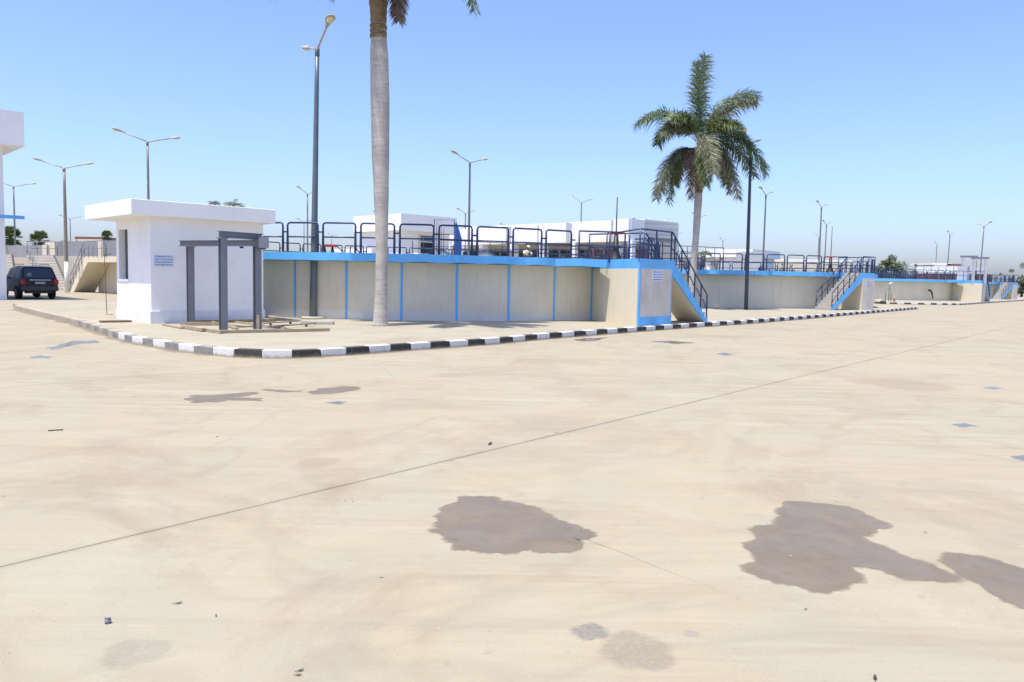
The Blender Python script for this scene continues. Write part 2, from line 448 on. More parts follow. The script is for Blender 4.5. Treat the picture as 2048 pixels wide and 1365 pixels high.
def puddle(px, label, loc_z=.002, soft=.058, sub=True):
    pts = [at(x, y, loc_z) for x, y in px]
    if len(px) < 12:
        # far, shallow pools have ragged shores: split every edge and push the new points about
        cen = sum(pts, Vector()) / len(pts); big = []
        for i, p in enumerate(pts):
            q = pts[(i + 1) % len(pts)]; big.append(p)
            for t in (.33, .66):
                m_ = p.lerp(q, t); big.append(m_ + (cen - m_) * random.uniform(-.16, .22))
        pts = big
    # refine the outline with small wobble
    out = []
    n = len(pts)
    for i in range(n):
        a, b, c, d = pts[i - 1], pts[i], pts[(i + 1) % n], pts[(i + 2) % n]
        L = (c - b).length
        for k in range(4):
            t = k / 4
            p = .5 * ((2 * b) + (c - a) * t + (2 * a - 5 * b + 4 * c - d) * t * t + (3 * b - a - 3 * c + d) * t ** 3)
            out.append(p + Vector((random.uniform(-1, 1), random.uniform(-1, 1), 0)) * min(.0025, L * .03))
    me = bpy.data.meshes.new('puddle'); bm = bmesh.new(); lay = bm.verts.layers.float.new('wet')
    vs = [bm.verts.new(p) for p in out]; N = len(vs)
    nr = []
    ar = sum(out[i].x * out[(i + 1) % N].y - out[(i + 1) % N].x * out[i].y for i in range(N))
    sg = 1 if ar > 0 else -1
    for i in range(N):
        t = (out[(i + 1) % N] - out[i - 1]); t.normalize(); nr.append(Vector((t.y, -t.x, 0)) * sg)
    ov = [bm.verts.new(out[i] + nr[i] * soft * (1 + .35 * sin(i * .61) + .2 * sin(i * 1.7))) for i in range(N)]
    for i in range(N):
        j = (i + 1) % N
        try: bm.faces.new((vs[i], vs[j], ov[j], ov[i]))
        except ValueError: pass
    f = bm.faces.new(vs); bmesh.ops.triangulate(bm, faces=[f])
    bm.normal_update()
    for fc in bm.faces:
        if fc.normal.z < 0: fc.normal_flip()
    for v in vs: v[lay] = 1
    for v in ov: v[lay] = 0
    bm.to_mesh(me); bm.free(); me.materials.append(M['film'] if soft in (.03, .04, .05, .06, .1) or 'small' in label or 'tiny' in label else M['wet'])
    o = bpy.data.objects.new('puddle', me); COL.objects.link(o); tag(o, label=label, kind='structure')
    return o


def zz(l, ox, oy, s): return [(ox + x / s, oy + y / s) for x, y in l]


puddle(zz([(560, 212), (600, 205), (720, 200), (830, 208), (880, 222), (900, 238), (1000, 255), (1130, 275), (1210, 300), (1260, 328), (1310, 345), (1365, 400), (1450, 420), (1560, 460), (1620, 490), (1690, 500), (1720, 530), (1740, 560), (1680, 575), (1590, 580), (1640, 640), (1560, 675), (1440, 695), (1330, 695), (1240, 680), (1160, 675), (1040, 690), (940, 702), (830, 698), (740, 685), (640, 672), (580, 672), (525, 655), (510, 620), (460, 585), (430, 560), (360, 520), (315, 505), (370, 485), (375, 470), (358, 435), (380, 400), (375, 370), (390, 345), (420, 320), (430, 290), (470, 268), (555, 258), (552, 235)], 800, 950, 4.551),
       'leaf-shaped wet puddle on the concrete in the near foreground, centre')
puddle(zz([(430, 190), (560, 193), (700, 203), (820, 225), (920, 255), (990, 290), (1100, 350), (1030, 365), (980, 400), (920, 420), (1000, 465), (1100, 510), (1200, 550), (1290, 585), (1400, 620), (1480, 655), (1560, 712), (1440, 720), (1340, 712), (1200, 690), (1080, 650), (950, 618), (850, 620), (870, 660), (905, 715), (840, 740), (800, 760), (740, 780), (690, 800), (600, 780), (520, 760), (420, 735), (320, 715), (220, 685), (165, 640), (175, 615), (240, 595), (245, 570), (160, 500), (165, 480), (220, 455), (235, 410), (220, 370), (260, 350), (370, 345), (375, 300), (400, 280), (385, 255), (420, 210)], 1450, 950, 3.425),
       'large lobed wet puddle on the concrete at the right foreground')
puddle(zz([(1530, 560), (1560, 545), (1620, 545), (1760, 570), (1870, 595), (1980, 630), (2100, 680), (2300, 800), (2420, 930), (2300, 1010), (2100, 925), (1980, 870), (1860, 820), (1740, 730), (1640, 690), (1560, 630), (1530, 595)], 1450, 950, 3.425),
       'wet puddle running out of the right edge of the picture')
puddle([(373, 798), (385, 792), (440, 790), (500, 785), (512, 788), (460, 796), (522, 797), (520, 801), (470, 800), (430, 804), (385, 804)], 'long grey puddle in front of the kerb corner')
puddle([(620, 784), (640, 778), (690, 773), (714, 775), (705, 781), (670, 786), (640, 788)], 'flat grey puddle to the right of the long one')
puddle([(527, 779), (560, 781), (600, 783), (560, 784)], 'thin damp streak between the two flat puddles')
puddle([(95, 697), (120, 690), (150, 682), (190, 681), (197, 686), (160, 688), (115, 698)], 'bluish puddle on the road at the left', soft=.05)
puddle([(62, 714), (80, 711), (100, 713), (98, 717), (66, 717)], 'small bluish puddle nearest the left edge', soft=.04)
puddle([(655, 806), (672, 803), (692, 804), (680, 809)], 'small damp patch below the flat grey puddle', soft=.03)
puddle([(1305, 684), (1340, 682), (1388, 686), (1350, 688)], 'thin puddle on the road before the staircase', soft=.06)
puddle([(1150, 680), (1170, 677), (1215, 676), (1190, 682), (1165, 683)], 'puddle lying against the striped kerb', soft=.05)
puddle([(1435, 708), (1450, 706), (1468, 709), (1450, 711)], 'small blue puddle on the road right of centre', soft=.05)
puddle([(1907, 849), (1930, 847), (1952, 853), (1920, 854)], 'small blue puddle near the right edge', soft=.03)
puddle([(1968, 776), (1985, 774), (2003, 777), (1985, 779)], 'tiny blue puddle far right on the road', soft=.04)
puddle([(2025, 914), (2048, 911), (2075, 918), (2045, 921)], 'blue puddle cut by the right edge above the large puddles', soft=.03)
puddle([(135, 645), (170, 643), (200, 646), (170, 648)], 'damp streak beside the worn kerb on the left', soft=.06)

cp = [at(x, y) for x, y in ((1140, 1068), (1165, 1076), (1200, 1090), (1240, 1104), (1290, 1125), (1330, 1141), (1385, 1161), (1450, 1186))]
ck_ = MB()
for i in range(len(cp) - 1):
    p, q = cp[i], cp[i + 1]; n_ = Vector((-(q - p).y, (q - p).x, 0)).normalized() * (.0022 * (1 - i / 9)); n2 = n_ * (1 - (i + 1) / 10); up_ = Vector((0, 0, .0016))
    ck_.face([p - n_ + up_, q - n2 + up_, q + n2 + up_, p + n_ + up_])
ck_.build('crack', M['filler'], yard)

# ------------------------------------------------------------------ raised pavements with striped kerbs
K1 = [(25, 618), (80, 632), (150, 650), (240, 680), (290, 691), (340, 700), (400, 708), (475, 715), (530, 717), (580, 717), (680, 712), (840, 700), (980, 690), (1080, 680), (1180, 672), (1280, 664), (1400, 655), (1500, 648), (1620, 638), (1700, 631)]
k1 = [xy(at(x, y)) for x, y in K1]
# smooth the corner and carry on straight to the road gap
k1 = k1 + [Vector((24.4, 51.6)), Vector((30.2, 59.2))]
k1b = [Vector((29.6, 61.2)), Vector((27, 64)), Vector((8, 74)), Vector((-22, 37)), Vector((-21.6, 34.4))]
K2 = [(1795, 609), (1850, 610), (1905, 611)]
k2 = [Vector((33.3, 73.4)), Vector((35.2, 72.8)), Vector((38.6, 73.0)), Vector((41.4, 74.2)), Vector((43.4, 76.4)), Vector((50.5, 85.2)), Vector((65.0, 102.9)), Vector((79, 120)), Vector((98, 143))]
k2b = [Vector((95, 155)), Vector((55, 138)), Vector((20, 96)), Vector((23, 84))]


def cat(pts, n=8):
    out = []
    for i in range(len(pts) - 1):
        a = pts[max(i - 1, 0)]; b = pts[i]; c = pts[i + 1]; d = pts[min(i + 2, len(pts) - 1)]
        for k in range(n):
            t = k / n
            out.append(.5 * ((2 * b) + (c - a) * t + (2 * a - 5 * b + 4 * c - d) * t * t + (3 * b - a - 3 * c + d) * t ** 3))
    out.append(pts[-1]); return out


def resample(pts, step):
    out = [pts[0]]; acc = 0
    for i in range(len(pts) - 1):
        a, b = pts[i], pts[i + 1]; L = (b - a).length; pos = step - acc
        while pos <= L:
            out.append(a + (b - a) * (pos / L)); pos += step
        acc = (acc + L) % step if L else acc
    return out


def inset(pts, d):
    out = []
    for i, p in enumerate(pts):
        t = (pts[min(i + 1, len(pts) - 1)] - pts[max(i - 1, 0)]).normalized()
        out.append(p + Vector((-t.y, t.x)) * d)
    return out


def island(front, back, name, pave_label, first_black, step, worn):
    line = resample(cat(front), step)[0:]; inn = inset(line, .2)
    kb = empty(name, (line[0].x, line[0].y, 0), None, None); kb['kind'] = 'structure'
    for i in range(len(line) - 1):
        a, b = line[i], line[i + 1]; c, d = inn[i], inn[i + 1]
        t = (b - a).normalized() * .006
        j = [random.uniform(-.006, .006) for _ in range(3)]
        mb = MB(); mb.prism([tuple(a + t), tuple(b - t), tuple(d - t), tuple(c + t)], -.04, KZ + .012 + j[0])
        px = i + first_black
        mt = worn(i, a) or (M['kerbblack'] if px % 2 == 0 else M['kerbwhite'])
        mb.build('kerb_stone', mt, kb, bevel=.012)
    q = inn + [xy(p) for p in back]
    me = bpy.data.meshes.new('pavement'); bm = bmesh.new()
    f = bm.faces.new([bm.verts.new((p.x, p.y, KZ)) for p in q]); bmesh.ops.triangulate(bm, faces=[f])
    for x in bm.faces:
        if x.normal.z < 0: x.normal_flip()
    bm.normal_update()
    for x in bm.faces:
        if x.normal.z < 0: x.normal_flip()
    # skirt at the back edge
    bk = [inn[-1]] + [xy(p) for p in back] + [inn[0]]
    for a, b in zip(bk, bk[1:]):
        bm.faces.new([bm.verts.new(c) for c in ((a.x, a.y, -.04), (b.x, b.y, -.04), (b.x, b.y, KZ), (a.x, a.y, KZ))])
    bm.to_mesh(me); bm.free(); me.materials.append(M['pave'])
    o = bpy.data.objects.new('pavement', me); COL.objects.link(o); tag(o, kind='structure')
    return line


def worn1(i, p):
    if p.y > 24 and p.x < -12: return M['kerbbare']
    if p.x < -10: return M['kerbbare'] if i % 2 == 0 else M['kerbgrey']
    if p.x < -5.9 and i % 2 == 1: return M['kerbgrey']
    return None


def worn2(i, p): return None


k1[0] = k1[0] + (k1[1] - k1[0]).normalized() * .35
k1line = island(k1, k1b, 'kerb', '', 1, .61, worn1)
island(k2, k2b, 'kerb', '', 0, .63, worn2)

# blown sand gathered in the gutter
def gutter(line, wmax):
    pts = resample(cat(line, 4), .3); me = bpy.data.meshes.new('gutter_sand'); bm = bmesh.new(); lay = bm.verts.layers.float.new('wet'); prev = None
    for i, p in enumerate(pts[:-1]):
        t = (pts[i + 1] - p).normalized(); n = Vector((t.y, -t.x)); w_ = wmax * random.uniform(.4, 1.3)
        a = bm.verts.new((p.x - n.x * .02, p.y - n.y * .02, .006)); b_ = bm.verts.new((p.x + n.x * w_ * .4, p.y + n.y * w_ * .4, .0045)); c_ = bm.verts.new((p.x + n.x * w_, p.y + n.y * w_, .003))
        a[lay] = 1; b_[lay] = .55; c_[lay] = 0
        if prev: bm.faces.new((prev[0], prev[1], b_, a)); bm.faces.new((prev[1], prev[2], c_, b_))
        prev = (a, b_, c_)
    bm.normal_update()
    for f in bm.faces:
        if f.normal.z < 0: f.normal_flip()
    bm.to_mesh(me); bm.free(); me.materials.append(M['gutter']); o = bpy.data.objects.new('gutter_sand', me); COL.objects.link(o)
    tag(o, kind='structure')


t = NT('gutter_dirt'); P = t.co(obj=False); a_ = t.n('ShaderNodeAttribute', attribute_name='wet')
t.l(t.mix(t.noise(P, 5, 6, .7), (.19, .155, .105), (.31, .26, .175)), t.p.inputs['Base Color']); t.p.inputs['Roughness'].default_value = .95
t.l(t.math('MULTIPLY', t.ramp(t.math('ADD', a_.outputs['Fac'], t.math('MULTIPLY_ADD', t.noise(P, 4, 8, .8), 1.3, -.65)), .2, .8), .75), t.p.inputs['Alpha'])
M['gutter'] = t.m
gutter(k1, .3); gutter(k2, .3)

# ------------------------------------------------------------------ railing pieces


def ubar(P, Q, z, h=1.0, r=.032, mid=.52):
    """hoop shaped railing panel between points P and Q"""
    b = MB(); P = Vector((P[0], P[1], z)); Q = Vector((Q[0], Q[1], z)); d = (Q - P).normalized(); e = .055
    top = Vector((0, 0, h))
    b.tube([P, P + top * .3, P + top - Vector((0, 0, e * 1.6)), P + top - Vector((0, 0, e * .5)) + d * e * .5, P + top + d * e * 1.6, Q + top - d * e * 1.6, Q + top - Vector((0, 0, e * .5)) - d * e * .5, Q + top - Vector((0, 0, e * 1.6)), Q + top * .3, Q], [r * 1.35, r * 1.35, r] + [r] * 4 + [r, r * 1.35, r * 1.35], 7)
    b.tube([P + top * mid, Q + top * mid], r * .8, 6)
    return b


def ring_rails(root, C, R, z, n, phase, skip, name='railing_panel', fr=.86, h=1.0, r=.032):
    st = 360 / n; proto = None; link = None
    for k in range(n):
        a = phase + k * st
        am = ((a + 180) % 360) - 180
        if skip(am): continue
        hw = R * sin(radians(st * fr / 2)); cr = R * cos(radians(st * fr / 2))
        if proto is None:
            proto = ubar((cr, -hw), (cr, hw), 0, h, r).build(name, M['navy'])
            g = R * sin(radians(st / 2)); lk = MB()
            P = Vector((cos(radians(st * fr / 2)) * R, sin(radians(st * fr / 2)) * R, h * .69))
            Q = Vector((cos(radians(st * (1 - fr / 2))) * R, sin(radians(st * (1 - fr / 2))) * R, h * .69))
            lk.tube([P, Q], r * .9, 6); link = lk.build('rail_link', M['navy'])
            o, l = proto, link
        else:
            o = proto.copy(); COL.objects.link(o); l = link.copy(); COL.objects.link(l)
        for x in (o, l):
            x.parent = root; x.location = (C[0] - root.location.x, C[1] - root.location.y, z - root.location.z); x.rotation_euler = (0, 0, radians(a))


def rail_run(root, pts, posts, h=1.0, r=.032, mid=.5, name='handrail', mt=None, zig=None):
    """rail along pts (at deck height) with posts standing at the listed positions"""
    mt = mt or M['navy']
    up = Vector((0, 0, h))
    b = MB(); b.tube([Vector(p) + up for p in pts], r, 7); b.build(name, mt, root)
    b = MB(); b.tube([Vector(p) + up * mid for p in (zig or pts)], r * .8, 6); b.build('mid_rail', mt, root)
    for p in posts:
        b = MB(); p = Vector(p); b.tube([p - Vector((0, 0, .1)), p + up], r * 1.05, 7); b.build('rail_post', mt, root)


def sign_on(root, P, d, n, w, h, z, nm='sign', mt=None, rows=4, world=True):
    """flat plate with printed lines; P centre on the wall, d along the wall, n outwards"""
    P = Vector((P[0], P[1], z)); d = Vector((d[0], d[1], 0)); n = Vector((n[0], n[1], 0)); u = Vector((0, 0, 1))

    def plate(cx, cz, ww, hh, o, t):
        c = P + d * cx + u * cz + n * o
        b = MB(); A = [c + d * sx * ww / 2 + u * sz * hh / 2 for sx, sz in ((-1, -1), (1, -1), (1, 1), (-1, 1))]
        B = [p - n * t for p in A]; b.face(A); b.face(B[::-1])
        for i in range(4): b.face([A[i], B[i], B[(i + 1) % 4], A[(i + 1) % 4]])
        return b
    s = plate(0, 0, w, h, .02, .02).build(nm, mt or M['signw'], root)
    t = MB(); rnd = random.Random(5)
    for r in range(rows):
        cz = h * (.36 - .72 * r / max(1, rows - 1)); x = -w * .43
        thick = h * (.10 if r != 2 else .07)
        if r == 2:
            q = plate(0, cz, w * .9, thick, .023, .002); t.v += []
            b0 = len(t.v); t.v += q.v; t.f += [tuple(i + b0 for i in f) for f in q.f]; t.sm += q.sm; continue
        while x < w * .43:
            L = rnd.uniform(.02, .075) * w; q = plate(x + L / 2, cz + rnd.uniform(-.01, .01) * h, L, thick * rnd.uniform(.6, 1.2), .023, .002)
            b0 = len(t.v); t.v += q.v; t.f += [tuple(i + b0 for i in f) for f in q.f]; t.sm += q.sm
            x += L + rnd.uniform(.012, .03) * w
    o = t.build('lettering', M['signb']); o.parent = s if root is None or root.parent is None else root
    o.matrix_parent_inverse = pinv(o.parent)
    return s


# ------------------------------------------------------------------ settling tanks
DZ = 2.43        # deck height
def tank(C, R, corner, uf, wfront, back, run, stair_from, stair_to_dir, label, strips, phase, seg=None, gap=(-50, -22), plain=True, rails=54, bluebox=False, inw=None, fine=True):
    C = Vector(C); root = empty('settling_tank', (C.x, C.y, KZ), label, 'tank', 'round settling tanks along the road')
    Ro = R + .60; Ri = R - .28
    uf = Vector(uf).normalized(); inw = Vector(inw) if inw else Vector((-uf.y, uf.x)); back = Vector(back).normalized()
    P = Vector(corner); Q = P + uf * wfront
    NA = 180

    def r_out(deg):
        a = ((deg + 180) % 360) - 180
        if seg:
            p, q = seg; pa = math.degrees(atan2(p.y - C.y, p.x - C.x)); qa = math.degrees(atan2(q.y - C.y, q.x - C.x))
            if pa <= a <= qa:
                d = Vector((cos(radians(a)), sin(radians(a)))); e = q - p; den = d.x * e.y - d.y * e.x
                w0 = p - C; return (w0.x * e.y - w0.y * e.x) / den
        return Ro
    # ledge ring
    b = MB(); z1 = DZ; z0 = DZ - .27
    top = MB()
    for k in range(NA):
        a0, a1 = -180 + 360 * k / NA, -180 + 360 * (k + 1) / NA
        wob = (.012 * sin(a0 * .9) + .008 * sin(a0 * 2.3), .012 * sin(a1 * .9) + .008 * sin(a1 * 2.3))
        p = []
        for a, wb in ((a0, wob[0]), (a1, wob[1])):
            d = Vector((cos(radians(a)), sin(radians(a)))); ro = r_out(a) + wb * 2.0
            zz0 = z0 + wb; zt = z1 + wb * .5
            p.append([C + d * ro, C + d * Ri, zz0, zt])
        (o0, i0, b0, t0), (o1, i1, b1, t1) = p
        b.face([(o0.x, o0.y, b0), (o1.x, o1.y, b1), (o1.x, o1.y, t1), (o0.x, o0.y, t0)])
        b.face([(i0.x, i0.y, b0), (i1.x, i1.y, b1), (o1.x, o1.y, b1), (o0.x, o0.y, b0)])
        b.face([(i1.x, i1.y, b1), (i0.x, i0.y, b0), (i0.x, i0.y, t0), (i1.x, i1.y, t1)])
        top.face([(o0.x, o0.y, t0), (o1.x, o1.y, t1), (i1.x, i1.y, t1), (i0.x, i0.y, t0)])
    b.build('ledge', M['blue'], root); top.build('walkway_deck', M['deck'], root)
    # wall
    def arc(a0, a1, r, nm, mt, z0, z1, t=.25, n=4):
        q = [C + Vector((cos(radians(a0 + (a1 - a0) * i / n)), sin(radians(a0 + (a1 - a0) * i / n)))) * r for i in range(n + 1)]
        q += [C + Vector((cos(radians(a1 + (a0 - a1) * i / n)), sin(radians(a1 + (a0 - a1) * i / n)))) * (r - t) for i in range(n + 1)]
        return MB().prism([tuple(p) for p in q], z0, z1).build(nm, mt, root)
    if strips:
        for k in range(36):
            a = -86.04 + 10 * k; arc(a + .19, a + 9.81, R, 'wall_panel', M['wall'], KZ - .02, DZ - .28)
            arc(a + .19, a + 9.81, R + .012, 'wall_foot', M['wallfoot'], KZ - .02, KZ + .32 + random.uniform(-.02, .03), .01)
            arc(a - .2, a + .2, R + .02, 'joint_strip', M['blue'], KZ - .02, DZ - .275, .25, 1)
    else:
        for k in range(18): arc(20 * k, 20 * k + 19.96, R, 'wall_panel', M['wall'], KZ - .02, DZ - .28, n=8)
    # inner side: water surface and centre column
    q = [(C.x + (Ri - .01) * cos(radians(a)), C.y + (Ri - .01) * sin(radians(a)), DZ - .55) for a in range(0, 360, 6)]
    b = MB(); b.face(q); b.build('water_surface', M['water'], root)
    b = MB()
    for k in range(72):
        a0, a1 = radians(5 * k), radians(5 * k + 5); rr = Ri - .002
        b.face([(C.x + rr * cos(a1), C.y + rr * sin(a1), DZ - .6), (C.x + rr * cos(a0), C.y + rr * sin(a0), DZ - .6), (C.x + rr * cos(a0), C.y + rr * sin(a0), DZ - .005), (C.x + rr * cos(a1), C.y + rr * sin(a1), DZ - .005)])
    b.build('inner_lip', M['deck'], root)
    ring_rails(root, C, Ro - .2, DZ, rails, phase, lambda a: gap[0] < a < gap[1])
    # valve box
    A = [P, Q, Q + inw * 4.2, P + back * 4.2]
    bx = MB().prism([tuple(p) for p in A], KZ - .02, DZ - .33).build('valve_box', M['wall'] if bluebox else M['wall'], root)
    b = MB().prism([tuple(p) for p in A], DZ - .33, DZ + .004); b.build('box_band', M['blue'], root)
    # grey rendered face to the road
    nf = -inw
    f = MB(); f.obox(P + uf * .06, uf, wfront - .12, .012, KZ + (.30 if bluebox else 0), DZ - .34, nf)
    f.build('rendered_face', M['greyplaster'], root)
    if bluebox:
        f = MB(); f.obox(P - uf * .0, uf, wfront, .03, KZ - .02, KZ + .30, nf); f.build('base_band', M['blue'], root)
        f = MB(); f.obox(P, uf, .075, .02, KZ + .30, DZ - .33, nf); f.obox(P + back * 0, back, .06, .02, KZ - .02, DZ - .33, Vector((-.95, -.31))); f.build('corner_strip', M['blue'], root)
        f = MB(); f.obox(Q - uf * .06, uf, .06, .02, KZ + .30, DZ - .33, nf); f.build('corner_strip', M['blue'], root)
    # staircase
    T = Vector(stair_from); sd = Vector(stair_to_dir).normalized(); W = 1.15; si = inw
    N = 12; ht = (DZ - KZ) / (N); tr = run / N
    prof = [(0, DZ - .5), (0, DZ)]
    for i in range(N):
        prof += [((i + 1) * tr - .0, DZ - i * ht), ((i + 1) * tr, DZ - (i + 1) * ht)] if i else [(tr, DZ), (tr, DZ - ht)]
    prof_clean = [(0, DZ)]
    for i in range(N): prof_clean += [((i + 1) * tr, DZ - i * ht), ((i + 1) * tr, DZ - (i + 1) * ht)]
    prof_clean += [(run - .28, KZ), (0, DZ - .5)]
    core = [(0, DZ - .06)] + [(run - .1, KZ + .02), (run - .33, KZ), (0, DZ - .49)]
    o3 = (T.x, T.y, 0)
    st = MB().slab(core, (T.x + si.x * .05, T.y + si.y * .05, 0), sd, si, W - .1).build('staircase', M['wall'], root)
    for s_ in (0, W - .05):
        MB().slab(prof_clean, (T.x + si.x * s_, T.y + si.y * s_, 0), sd, si, .05).build('stringer', M['blue'], st)
    for i in range(N):
        p0 = T + sd * (i * tr) + si * .052
        MB().obox(p0, sd, tr + .015, W - .104, DZ - i * ht - ht - .10, DZ - i * ht - .004 + .0, si).build('step', M['deck'], st)
    for s_ in (.03, W - .03):
        e = T + si * s_
        pts = [(e.x, e.y, DZ), tuple(e + sd * run) + (KZ,)]
        posts = []; zig = [(e.x, e.y, DZ)]
        for k in range(6):
            t = (k + .35) / 5.4 * run; t = min(t, run - .05); z = DZ - t / run * (DZ - KZ); pp = e + sd * t
            posts.append((pp.x, pp.y, z)); 
            if k < 5: zig += [(pp.x + sd.x * .05, pp.y + sd.y * .05, z + .0), (pp.x + sd.x * .16, pp.y + sd.y * .16, z + .02)]
        zig.append(posts[-1])
        rail_run(st, [(e.x, e.y, DZ), posts[-1]], posts, 1.0, .028, .42, zig=zig)
    return root, P, Q, st


UF = unit(.64, .77)
seg1 = (Vector((1.4, 28.66)), Vector((3.59, 28.95)))
# smoothing join: where the straight piece begins it must lie on the ring
d0 = (seg1[0] - Vector((-4.6, 38.45))); seg1 = (Vector((-4.6, 38.45)) + d0.normalized() * 11.5, seg1[1])
T1, P1, Q1, st1 = tank((-4.6, 38.45), 10.95, (4.24, 26.9), UF, 2.25, (-.31, .95), 2.96, (5.68, 28.63), UF,
                       'nearest round tank with light blue ledge, blue wall joints and blue-edged stairs', True, -83.4, seg1, (-54, -22), bluebox=True, rails=54, inw=(-.77, .64))
T2, P2, Q2, st2 = tank((14.7, 60.2), 10.95, (21.47, 49.13), unit(.835, .55), 1.25, (-.55, .835), 2.96, (21.47, 49.13), unit(-.835, -.55),
                       'second round beige tank, its stairs coming down towards the viewer at its right', False, -90, None, (-68, -42), inw=(-.55, .835))
OFF = Vector((45.8, 58.4))
seg3 = (seg1[0] + OFF, seg1[1] + OFF)
T3, P3, Q3, st3 = tank(Vector((-4.6, 38.45)) + OFF, 10.95, Vector((4.24, 26.9)) + OFF, UF, 2.25, (-.31, .95), 2.96, Vector((5.68, 28.63)) + OFF, UF,
                       'third round tank beyond the road gap with grey steel frames standing on its valve box', False, -83.4, seg3, (-54, -22), inw=(-.77, .64))
T4, P4, Q4, st4 = tank(Vector((15.6, 61)) + OFF, 10.95, Vector((21.47, 49.13)) + OFF, unit(.835, .55), 1.25, (-.55, .835), 2.96, Vector((21.47, 49.13)) + OFF, unit(-.835, -.55),
                       'farthest round tank at the right edge, only stairs and ledge in view', False, -90, None, (-68, -42), inw=(-.55, .835))


def box_rails(root, P, Q, uf, inw, back, start, mirror=False):
    P = Vector(P); Q = Vector(Q)
    e = P + (uf + inw) * .04; q = Q + inw * .04
    st2 = start + Vector((1.5, .25))
    pts = [(start.x, start.y, DZ), (st2.x, st2.y, DZ), (e.x, e.y, DZ), (q.x, q.y, DZ)]
    mids = [start, start + (st2 - start) * .75, st2 + (e - st2) * .5, e, e + (q - e) * .5, q - uf * .05]
    rail_run(root, pts, [(p.x, p.y, DZ) for p in mids], 1.0, .03, .5)


box_rails(T1, P1, Q1, UF, Vector((-.77, .64)), None, Vector((2.35, 28.95)))
box_rails(T3, P3, Q3, UF, Vector((-.77, .64)), None, Vector((2.35, 28.95)) + OFF)
# second side of the box platform (towards the tank)
for T, P, Q, of in ((T1, P1, Q1, Vector((0, 0))), (T3, P3, Q3, OFF)):
    a = Q + Vector((-.77, .64)) * 1.2; b_ = Q + Vector((-.77, .64)) * 3.6
    rail_run(T, [(a.x, a.y, DZ), (b_.x, b_.y, DZ)], [(a.x, a.y, DZ)] + [tuple(a + (b_ - a) * k / 3) + (DZ,) for k in (1, 2, 3)], 1.0, .028)
for T, P, Q in ((T2, P2, Q2), (T4, P4, Q4)):
    i2 = Vector((-.55, .835)); uf = unit(.835, .55)
    a = P + i2 * .04; b_ = Q + i2 * .04; c = Q + i2 * 2.6
    rail_run(T, [tuple(a) + (DZ,), tuple(b_) + (DZ,), tuple(c) + (DZ,)], [tuple(p) + (DZ,) for p in (a, b_, b_ + i2 * 1.2, c)], 1.0, .028)
    a = P + i2 * 1.15; b_ = P + i2 * 2.8
    rail_run(T, [tuple(a) + (DZ,), tuple(b_) + (DZ,)], [tuple(p) + (DZ,) for p in (a, b_)], 1.0, .028)

# signs on the valve boxes
s1 = P1 + UF * 1.18; sign_on(T1, s1, UF, (.77, -.64), .66, .36, DZ - .56)
s2 = P2 + unit(.835, .55) * .65; sign_on(T2, s2, unit(.835, .55), (.55, -.835), .5, .3, DZ - .62)
s3 = P3 + UF * 1.3; sign_on(T3, s3, UF, (.77, -.64), .6, .4, DZ - .3)

# bridges, seen through the railings


def bridge(root, C, ang, label=None, gate=False, L=11.0):
    d = Vector((cos(ang), sin(ang))); n = Vector((-d.y, d.x)); C = Vector(C)
    s = C - n * .6
    o = MB().obox(C - n * .6, d, L, 1.2, DZ - .1, DZ + .12).build('scraper_bridge', M['pale'], root)
    for sg in (-.56, .56):
        a = C + n * sg; b = C + n * sg + d * (L - .5)
        pts = [tuple(a) + (DZ + .12,), tuple(b) + (DZ + .12,)]
        rail_run(o, pts, [tuple(a + (b - a) * k / 7) + (DZ + .12,) for k in range(8)], .95, .022)
    MB().tube([(C.x, C.y, DZ - .6), (C.x, C.y, DZ + .35)], .5, 16).build('drive_housing', M['steel'], o)
    return o


br = bridge(T1, (-4.6, 38.45), radians(35))
bridge(T2, (14.7, 60.2), radians(120)); bridge(T3, Vector((-4.6, 38.45)) + OFF, radians(20)); bridge(T4, Vector((15.6, 61)) + OFF, radians(100))

# tall blue gate on the near deck of the first tank
gp = xy(atd(868, 500, 29.3)); gq = xy(atd(908, 500, 29.3))
gt = empty('access_gate', (gp.x, gp.y, DZ), 'tall thin blue pipe gate with a solid blue leaf on the nearest tank', 'gate')
b = MB(); b.tube([(gp.x, gp.y, DZ), (gp.x, gp.y, DZ + 1.32), (gq.x, gq.y, DZ + 1.32), (gq.x, gq.y, DZ)], .017, 6); b.build('gate_frame', M['navy'], gt)
for h in (.35, .8):
    b = MB(); b.tube([(gp.x, gp.y, DZ + h), (gq.x, gq.y, DZ + h)], .012, 6); b.build('gate_rail', M['navy'], gt)
for k in range(4):
    p = gp + Vector((.06 + .07 * k, .28 + .2 * k)); b = MB(); b.tube([(p.x, p.y, DZ), (p.x, p.y, DZ + 1.25 - k * .05)], .012, 6); b.build('gate_bar', M['navy'], gt)
b = MB(); b.slab([(0, DZ + .02), (0, DZ + 1.2), (.06, DZ + 1.28), (.42, DZ + 1.0), (.75, DZ + .7), (.75, DZ + .02)], (gq.x + .02, gq.y, 0), unit(.25, 1), unit(1, -.25), .03)
M['gateblue'] = mat('deep_blue_paint', (.02, .13, .50), .5, .1, 3); b.build('gate_leaf', M['gateblue'], gt)


